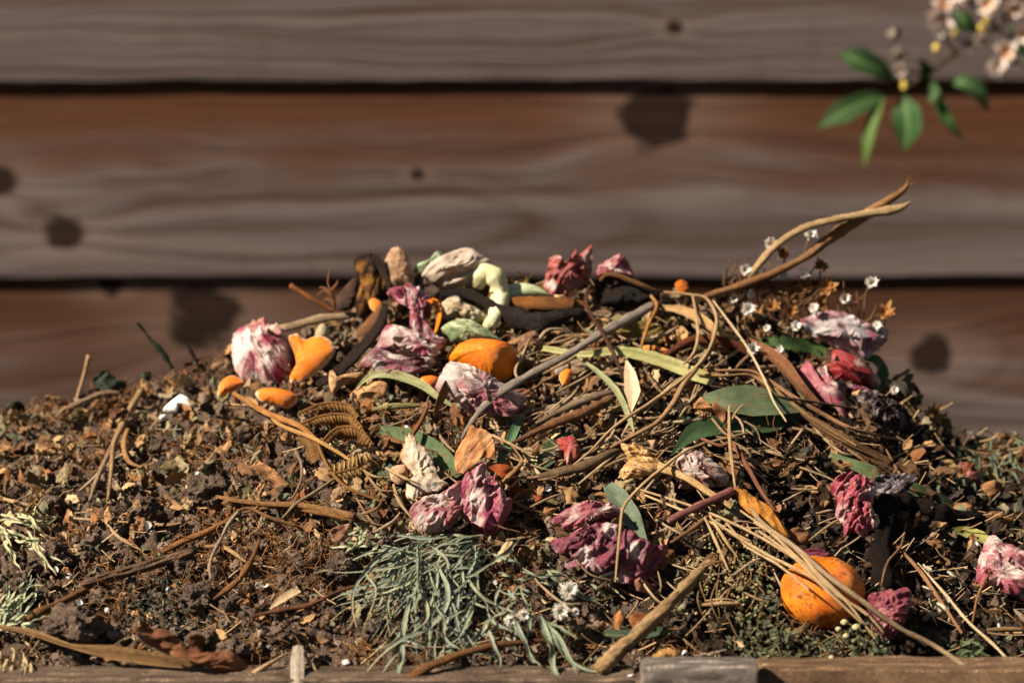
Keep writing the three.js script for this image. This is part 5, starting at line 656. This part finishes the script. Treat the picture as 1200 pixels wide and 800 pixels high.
// seed-pod weed at the lower right
{
  const g = base('seed_pod_weed', at(930, 740, 0), 'bushy small leaved weed with pods left below the whole orange', 'weed');
  for (let i = 0; i < 26; i++) { const x = rr(865, 1020), y = rr(735, 800), L = rr(20, 55), a = rr(-2.6, -0.4); part('stem', tube(path3([[x, y, 6], [x + Math.cos(a) * L * 0.5 + rr(-5, 5), y + Math.sin(a) * L * 0.5, 14], [x + Math.cos(a) * L, y + Math.sin(a) * L * 0.8, 16]]), { r: [1, 0.8, 0.5], sides: 5, col: stalk(hex('#6a5a3a'), hex('#a09064')) }), M.dry, g); }
  const geos = []; for (let i = 0; i < 900; i++) { const x = rr(862, 1040), y = rr(650, 802); if (y < 690 && x > 905 || Math.hypot(x - 964, y - 694) < 54 || (x > 1035 && y < 760)) continue; const p = at(x, y, rr(5, 20)), d = V(rr(-1, 1), rr(-0.6, 1), rr(-0.3, 1)).normalize(), L = rr(0.001, 0.0036), w = rr(1, 2.7); geos.push(blade([p, p.clone().addScaledVector(d, L), p.clone().addScaledVector(d, 2 * L).add(V(0, -L * 0.5, 0))], { w: [0.4, w, w * 0.8, 0.3], n: 5, m: 2, cup: 0.5, col: leafCol(pick([hex('#2a3424'), hex('#3e4830'), hex('#4d4830')]), pick([hex('#5e6646'), hex('#7d784f'), hex('#55624a')])) })); }
  const lf = part('foliage', mergeGeometries(geos), M.leaf, g); lf.userData.kind = 'stuff';
  for (const [x, y, r] of [[990, 729, 5.5], [983, 737, 4.5], [1004, 735, 6.5], [992, 745, 5], [958, 792, 5], [1040, 783, 4.5], [1022, 792, 5], [975, 770, 4]]) part('seed_pod', lump(at(x, y, 22), r * 0.00046, { detail: 6, big: 0.1, mid: 0.1, fine: 0.04, grit: 0, col: () => mixc(hex('#857b58'), hex('#aaa07c'), rnd()) }), M.petal, g);
  const g2 = base('seed_pod_weed', at(850, 690, 0), 'stringy weed of tiny brown pods under the straw bundle', 'weed'), gs = [];
  for (let i = 0; i < 30; i++) { const x = rr(815, 905), y = rr(600, 705), L = rr(20, 55), a = rr(0.6, 2.4); part('stem', tube(path3([[x, y, 14], [x + Math.cos(a) * L * 0.5 + rr(-7, 7), y + Math.sin(a) * L * 0.5, 18], [x + Math.cos(a) * L + rr(-8, 8), y + Math.sin(a) * L, 12]]), { r: [1.1, 1, 0.5], sides: 5, col: stalk(hex('#6a5032'), hex('#ab8a5a')) }), M.dry, g2); for (let j = 0; j < 8; j++) gs.push(lump(at(x + rr(-14, 14), y + rr(0, 45), rr(8, 20)), rr(0.0006, 0.0013), { detail: 1, col: () => mixc(hex('#55502f'), hex('#a0936a'), rnd()) })); }
  part('pods', mergeGeometries(gs), M.petal, g2).userData.kind = 'stuff';
  const g3 = base('weed_sprig', at(1130, 770, 0), 'dull green sprig on the right front plank', 'weed'), g3s = [];
  for (let i = 0; i < 70; i++) { const p = at(rr(1108, 1150), rr(750, 785), rr(6, 16)), d = V(rr(-1, 1), rr(-0.6, 1), rr(0, 1)).normalize(), L = rr(0.002, 0.006); g3s.push(blade([p, p.clone().addScaledVector(d, L), p.clone().addScaledVector(d, 2 * L)], { w: [0.4, rr(1.5, 3), 0.3], n: 5, m: 2, col: leafCol(hex('#37452f'), hex('#69744f')) })); }
  part('foliage', mergeGeometries(g3s), M.leaf, g3).userData.kind = 'stuff';
  const g4 = base('weed_sprig', at(180, 710, 0), 'dark wilted green weed between the left clods', 'weed'), g4s = [];
  for (let i = 0; i < 110; i++) { const p = at(rr(145, 222), rr(678, 742), rr(4, 12)), d = V(rr(-1, 1), rr(-0.6, 1), rr(0, 1)).normalize(), L = rr(0.001, 0.0045); g4s.push(blade([p, p.clone().addScaledVector(d, L), p.clone().addScaledVector(d, 2 * L)], { w: [0.4, rr(0.8, 2.4), 0.3], n: 5, m: 2, col: leafCol(hex('#20281e'), hex('#454d3c')) })); }
  part('foliage', mergeGeometries(g4s), M.leaf, g4).userData.kind = 'stuff';
}

// ---- small white daisies, seed heads and dried flowers
function petalRing(P, axis, n, r, wd, lift, col, seed) {
  const u = V(0.3, 0.9, 0.2).cross(axis).normalize(), v = V().crossVectors(axis, u), gs = [], k = pxSize(P);
  for (let i = 0; i < n; i++) { const a = i / n * 2 * PI + rr(-0.15, 0.15), d = u.clone().multiplyScalar(Math.cos(a)).addScaledVector(v, Math.sin(a)), L = r * k * rr(0.8, 1.1), up = lift + rr(-0.25, 0.25); gs.push(blade([P, P.clone().addScaledVector(d, L * 0.55).addScaledVector(axis, L * up * 0.4), P.clone().addScaledVector(d, L).addScaledVector(axis, L * up)], { w: [wd * 0.4, wd, wd * 0.8, wd * 0.2], n: 5, m: 2, cup: 0.3, thick: 0.2, face: axis.clone(), col: () => mixc(col[0], col[1], rnd()) })); }
  return mergeGeometries(gs);
}
const daisies = [[876, 363, 10, 'bright white daisy facing out, right of the looped straw top'], [873, 317, 8, 'daisy at the foot of the pale twig'], [902, 286, 9, 'highest daisy, above the pale twig'], [950, 277, 9, 'daisy between the two rising twigs'], [941, 322, 8, 'daisy right below the thicker brown twig'], [879, 345, 6, 'small daisy left above the bright one'], [990, 352, 8, 'daisy above the mouldy pale onion skin right end'], [955, 363, 8, 'daisy touching the mouldy pale skin left end'], [1021, 332, 9, 'rightmost daisy, on its own red stem'], [932, 383, 7, 'daisy above the dark green leaf'], [882, 409, 9, 'daisy seen from the side on the long pale straw'], [914, 412, 7, 'round white daisy bud on the dark green leaf'], [1029, 383, 7, 'daisy at the right tip of the mouldy pale skin'], [919, 324, 6, 'half hidden daisy under the thicker brown twig'], [899, 385, 5, 'tiny daisy left of the dark green leaf'], [860, 350, 6, 'faded daisy beside the straw loop'], [1048, 458, 6, 'white bud beside the small green stem at the right']];
for (const [x, y, r, label] of daisies) {
  const P = at(x, y, y < 360 ? 12 : 30), ax = V(rr(-0.5, 0.3), rr(0.2, 0.8), 1).normalize(), g = base('daisy', at(x, y + 26, 10), label, 'daisy'), k = pxSize(P);
  part('petals', mergeGeometries([petalRing(P, ax, 12, r * 0.9, 1.7, 0.6, [hex('#d6d0c6'), hex('#efeae2')]), petalRing(P, ax, 9, r * 0.7, 1.6, 1.5, [hex('#c4bcb0'), hex('#e3ddd4')]), petalRing(P, ax, 7, r * 0.8, 1.4, 0.1, [hex('#a89a84'), hex('#cdc4b6')])]), M.petal, g);
  part('calyx', lump(P.clone().addScaledVector(ax, -r * k * 0.25), r * k * 0.42, { detail: 3, grit: 0, col: () => mixc(hex('#a08a58'), hex('#7d6a44'), rnd()) }), M.petal, g);
  part('stem', tube([P, P.clone().add(V(rr(-0.004, 0.004), -0.009, -0.004)), at(x + rr(-10, 6), y + (x === 1021 ? 42 : 28), 10)], { r: [1.3, 1, 1], sides: 5, col: stalk(hex('#6e4a3a'), hex('#9a8458')) }), M.dry, g);
}
for (const [x, y, r, label] of [[666, 692, 13, 'fluffy white seed head, upper right of the pair above the grass tuft'], [656, 716, 12, 'fluffy white seed head, lower of the pair above the grass tuft'], [596, 727, 8, 'fluffy cream seed head, left of the grass tuft'], [613, 720, 9, 'cream seed head second from the left in the grass tuft'], [673, 717, 6, 'small closed white seed head right of the pair']]) {
  const P = at(x, y, 20), ax = V(rr(-0.1, 0.5), rr(-0.2, 0.5), 1).normalize(), g = base('fluffy_seedhead', at(x, y + 18, 4), label, 'seed head');
  part('fluff', mergeGeometries([0, 0.4, 0.9, 1.6, 2.6].map(l => petalRing(P, ax, 34, r * (l > 1 ? 0.62 : 0.92) * rr(0.85, 1.05), 0.4, l, [hex('#cfc9bd'), hex('#f3eee4')]))), M.petal, g);
  part('calyx', lump(P.clone().addScaledVector(ax, -0.002), r * 0.0003, { detail: 3, grit: 0, col: () => hex('#7d7350') }), M.petal, g);
  part('stem', tube([P, at(x - 4, y + 12, 12), at(x - 8, y + 30, 6)], { r: [1.2, 1, 0.8], sides: 5, col: stalk(hex('#6e6a44'), hex('#a09a6c')) }), M.dry, g);
}
for (const [x, y, r, label] of [[970, 337, 13, 'large withered brown flower above the daisies'], [916, 337, 9, 'small orange brown withered flower under the twigs'], [1037, 368, 12, 'rust coloured withered flower at the right of the daisies'], [920, 297, 8, 'withered flower between the rising twigs'], [962, 313, 9, 'withered bud hanging under the thicker twig'], [1092, 487, 15, 'dried tan daisy with drooping petals at the right skyline'], [948, 352, 8, 'brown withered flower left of the large one'], [905, 360, 9, 'brown tangled flower head beside the bright daisy'], [930, 345, 10, 'withered tan flower below the middle of the thicker twig'], [890, 335, 8, 'small withered flower left under the thicker twig'], [962, 358, 9, 'withered rust flower just above the mouldy pale skin'], [925, 366, 9, 'drooping brown flower above the dark green leaf'], [888, 372, 8, 'dull brown flower below the bright daisy'], [944, 335, 8, 'orange tinged withered flower below the daisy under the twig'], [985, 372, 7, 'crumbled brown flower on the mouldy pale skin']]) {
  const P = at(x, y, y < 360 ? 9 : 18), ax = V(rr(-0.5, 0.5), rr(0.2, 0.9), 0.8).normalize(), g = base('withered_flower', at(x, y + 22, 6), label, 'flower');
  part('petals', petalRing(P, ax, 8, r * 1.1, 3.4, 0.6, [hex('#7d5430'), hex('#c09058')]), M.dry, g); part('petals', petalRing(P, ax, 6, r * 0.7, 2.6, 1.0, [hex('#7a4a24'), hex('#b57a3c')]), M.dry, g);
  part('stem', tube([P, at(x + rr(-4, 4), y + 12, 10), at(x + rr(-8, 4), y + 26, 8)], { r: [1.4, 1.2, 1], sides: 5, col: stalk(hex('#5e3c28'), hex('#8f6a48')) }), M.dry, g);
}
for (let i = 0; i < 95; i++) { const x = rr(845, 1010), y = rr(Math.max(318, 372 - (x > 960 ? 0 : 40)), 400), a = rr(-2.6, -0.3), L = rr(14, 46); stick('flower_stem', 'stem', 'thin brown dry flower stem among the daisies', [[x, y, 10], [x + Math.cos(a) * L * 0.5 + rr(-3, 3), y + Math.sin(a) * L * 0.5, 14], [x + Math.cos(a) * L, y + Math.sin(a) * L, 12]], { r: [1.5, 1.2, 0.6], sides: 5, step: 0.006, a: hex('#5a3c2a'), b: hex('#a07850'), group: 'dry flower stems among the daisies' }); }
stick('flower_stem', 'stem', 'green brown stem end poking out at the right under the red layer', [[1034, 454, 12], [1046, 446, 14], [1066, 433, 14]], { r: [2.4, 2.2, 2.4], a: hex('#4d5630'), b: hex('#8f8a54') });

// ---- eggshell, petals, pebble and other small white bits
const shell = (label, outline, o = {}) => own('eggshell', crumple(outline, { bulge: 5, fold: 0.6, thick: 0.4, lift: 12, sharp: 0.7, col: mottled([hex('#d6d4d2'), hex('#efedea')], { f: 60, speck: 0.93 }), ...o }), M.petal, label, 'eggshell');
shell('larger white eggshell on the left slope', [[190, 481], [199, 471], [212, 462], [222, 467], [227, 477], [216, 476], [212, 472], [206, 484]], { c: [208, 474], lift: 16 });
shell('small white eggshell below the larger one', [[183, 493], [188, 487], [196, 486], [196, 491], [188, 495]]);
shell('long white shell sliver on the bottom plank', [[728, 799], [734, 792], [744, 790], [742, 796], [734, 803]], { lift: 24 });
shell('white sliver right of the ochre stone', [[799, 768], [801, 762], [806, 763], [805, 768]]);
const petalBits = [[176, 620, 5, 9, 'left of the smooth orange brown root'], [580, 680, 4, 9, 'in the gap of the grass clump'], [540, 702, 5, 6, 'in the middle of the large grass clump'], [310, 687, 6, 5, 'in the root mat above the pale blade'], [365, 500, 5, 6, 'beside the fern below the oval orange peel'], [195, 690, 4, 5, 'between the knobbly clod and the stake'], [478, 624, 6, 3, 'at the top left of the grass clump'], [405, 776, 6, 4, 'on the soil left of the bottom stick'], [640, 574, 5, 5, 'left above the rolled red onion skin'], [475, 507, 6, 5, 'above the tip of the torn pith'], [1142, 640, 5, 6, 'left of the pale streaked onion skin'], [1170, 730, 4, 5, 'above the thick straw at the right edge'], [93, 708, 5, 4, 'on top of the largest clod'], [125, 715, 4, 5, 'right end of the largest clod'], [80, 672, 6, 5, 'nearest the left of the stake foot'], [315, 757, 4, 3, 'left of the upright grey reed'], [872, 548, 7, 8, 'behind the pinkish brown stem'], [945, 625, 4, 4, 'left below the crimson onion skin'], [816, 724, 4, 3, 'right of the stout tan stick'], [66, 670, 4, 6, 'furthest left, on the broad clod'], [115, 675, 4, 3, 'touching the stake'], [280, 566, 5, 4, 'above the horizontal brown twig'], [232, 557, 4, 3, 'on the wide clod of the left slope']];
petalBits.forEach(([x, y, w, h, where]) => { const q = rr(0, 1), out = []; w *= 0.85; h *= 0.85; for (let i = 0; i < 8; i++) { const a = i / 8 * 2 * PI + q; out.push([x + Math.cos(a) * w * rr(0.75, 1.05), y + Math.sin(a) * h * rr(0.75, 1.05)]); } own('fallen_petal', crumple(out, { lift: 7, bulge: 0.2, fold: 0.6, thick: 0.25, curl: 3.5, sharp: 0, cell: 1, tilt: [rr(-0.6, 0.2), rr(-0.5, 0.5)], col: mottled([hex('#8f8e8a'), hex('#c6c3bd')], { f: 160 }) }), M.petal, 'small white fallen petal ' + where, 'petal', 'white petals fallen on the heap'); });
own('stone', lump(at(781, 772, 8), 17 * 0.0006, { detail: 10, scale: [1.1, 0.6, 0.8], fine: 0.05, grit: 0.02, col: mottled([hex('#8a6236'), hex('#c09358')], { f: 70 }) }), M.pith, 'ochre stone resting on the short grey wood block', 'stone');
own('stone', lump(at(1030, 700, 0), 0.003, { detail: 4, col: () => hex('#cfc4b0') }), M.pith, 'tiny pale stone by the rose onion skin', 'stone');
for (const [x, y, r, label] of [[122, 446, 12, 'rounded dark green leaf on the left skyline'], [18, 480, 12, 'dark green leaf at the left edge of the skyline'], [170, 442, 8, 'small dark leaf right of the rounded one on the skyline'], [140, 452, 7, 'little dark leaf between the two on the left skyline']]) { const out = []; for (let i = 0; i < 10; i++) { const a = i / 10 * 2 * PI; out.push([x + Math.cos(a) * r * rr(0.85, 1.15), y + Math.sin(a) * r * rr(0.8, 1.1)]); } own('leaf', crumple(out, { lift: 6, bulge: 0.6, thick: 0.4, fold: 3, freq: 45, curl: 5, ragged: 0.12, lie: 0, col: mottled([hex('#1a2416'), hex('#33422a')], { f: 60 }) }), M.leaf, label, 'leaf'); }

// ---- the flowering branch hanging in at the top right
{
  const Z = -0.78, B = (x, y, dz = 0) => atZ(x, y, Z + dz / 1000), g = base('blossom_branch', B(1130, 60), 'flowering branch with green leaves hanging in at the top right', 'branch'), bark = stalk(hex('#3d3024'), hex('#6a5640'));
  const mainB = part('branch', tube([B(1330, -90, 10), B(1230, -20), B(1170, 30), B(1120, 62, 5), B(1085, 88), B(1060, 104, 8)], { r: [6, 5, 4, 3.4, 3, 2], col: bark, sides: 8 }), M.wood, g);
  part('twig', tube([B(1170, 30), B(1140, 5, 14), B(1105, -20, 22)], { r: [3, 2.4, 1.6], col: bark }), M.wood, g); part('twig', tube([B(1120, 62, 5), B(1105, 40, 18), B(1100, 20, 24)], { r: [2, 1.8, 1.2], col: bark }), M.wood, g); part('twig', tube([B(1085, 88), B(1060, 80, 14), B(1050, 60, 18)], { r: [2.2, 1.8, 1.2], col: bark }), M.wood, g); part('twig', tube([B(1170, 30), B(1180, 55, 14), B(1175, 75, 20)], { r: [2.2, 1.8, 1.2], col: bark }), M.wood, g);
  const leafAt = (pts, w, a, b, roll) => part('leaf', blade(pts.map(q => B(...q)), { w, a, b, roll, rib: 0.8, cup: 0.18, m: 8, thick: 0.4, face: V(-0.2, 0.3, 1).normalize(), col: leafCol(a, b, { veins: 5, veinMix: 0.2, ribCol: hex('#7d9a58') }) }), M.leaf, g);
  const gr = hex('#1e3a18'), gl = hex('#3c5e2c');
  leafAt([[1050, 94, 5], [1030, 80, 14], [1005, 70, 20], [985, 62, 16]], [1, 13, 16, 1], gr, hex('#46693a'), 0.2);
  leafAt([[1042, 108, 6], [1015, 118, 14], [985, 132, 18], [957, 150, 12]], [1, 12, 14, 1], gr, gl, -0.2);
  leafAt([[1038, 108, 6], [1026, 135, 16], [1018, 165, 20], [1013, 194, 16]], [1, 9, 9, 1], hex('#2e4a1a'), hex('#55702c'), 0.6);
  leafAt([[1058, 112, 4], [1062, 130, 14], [1064, 152, 18], [1060, 176, 14]], [2, 17, 17, 1], hex('#1f4420'), gl, 0.1);
  leafAt([[1085, 96, 2], [1086, 82, 8], [1078, 70, 10]], [1, 8, 2], gr, gl, 0);
  leafAt([[1095, 104, 0], [1104, 125, 10], [1114, 145, 12], [1130, 165, 6]], [1, 8, 6, 1], gr, hex('#3d6a34'), 0.5);
  leafAt([[1110, 98, 0], [1130, 96, 10], [1147, 108, 12], [1158, 130, 6]], [1, 10, 10, 1], hex('#1f3a1c'), hex('#3c5c34'), -0.2);
  leafAt([[1090, 90, 4], [1096, 108, 10], [1090, 120, 12]], [1, 7, 2], gr, gl, 0.3);
  leafAt([[1185, 30, 4], [1192, 50, 10], [1206, 70, 8]], [1, 10, 2], gr, gl, 0.3);
  leafAt([[1120, 10, -14], [1130, 25, -8], [1148, 38, -12]], [1, 12, 2], hex('#1c3218'), hex('#34502a'), 0.3);
  for (const [x, y, r] of [[1046, 38, 10], [1054, 62, 9], [1056, 80, 8], [1100, 20, 17], [1108, 6, 14], [1135, 50, 12], [1180, 60, 17], [1172, 78, 12], [1160, 5, 15], [1175, 20, 12], [1192, 8, 15], [1190, 70, 10], [1130, -8, 14], [1150, 44, 8], [1200, 40, 14], [1164, 82, 11], [1102, 34, 10]]) {
    const P = B(x, y, rr(14, 34)), ax = V(rr(-0.6, 0.6), rr(-0.6, 0.5), 0.9).normalize(), f = part('blossom', mergeGeometries([petalRing(P, ax, 6, r * 1.1, 6, 0.3, [hex('#b5a498'), hex('#dcd0c6')]), petalRing(P, ax, 5, r * 0.8, 5, 1.1, [hex('#b5a498'), hex('#e0d6cc')])]), M.petal, g);
    const c = petalRing(P.clone().addScaledVector(ax, 0.001), ax, 9, r * 0.5, 0.9, 1.2, [hex('#b56a34'), hex('#cf9a5c')]); c.translate(-g.position.x, -g.position.y, -g.position.z); mesh('stamens', c, M.petal, f);
  }
  for (const [x, y] of [[1098, 56], [1150, 34], [1156, 24], [1060, 100], [1120, 40]]) part('bud', lump(B(x, y, 16), 0.004, { detail: 3, scale: [0.8, 1.3, 0.8], grit: 0, col: () => mixc(hex('#a88f3c'), hex('#c9b25c'), rnd()) }), M.petal, g);
}
renderer.render(scene, camera);
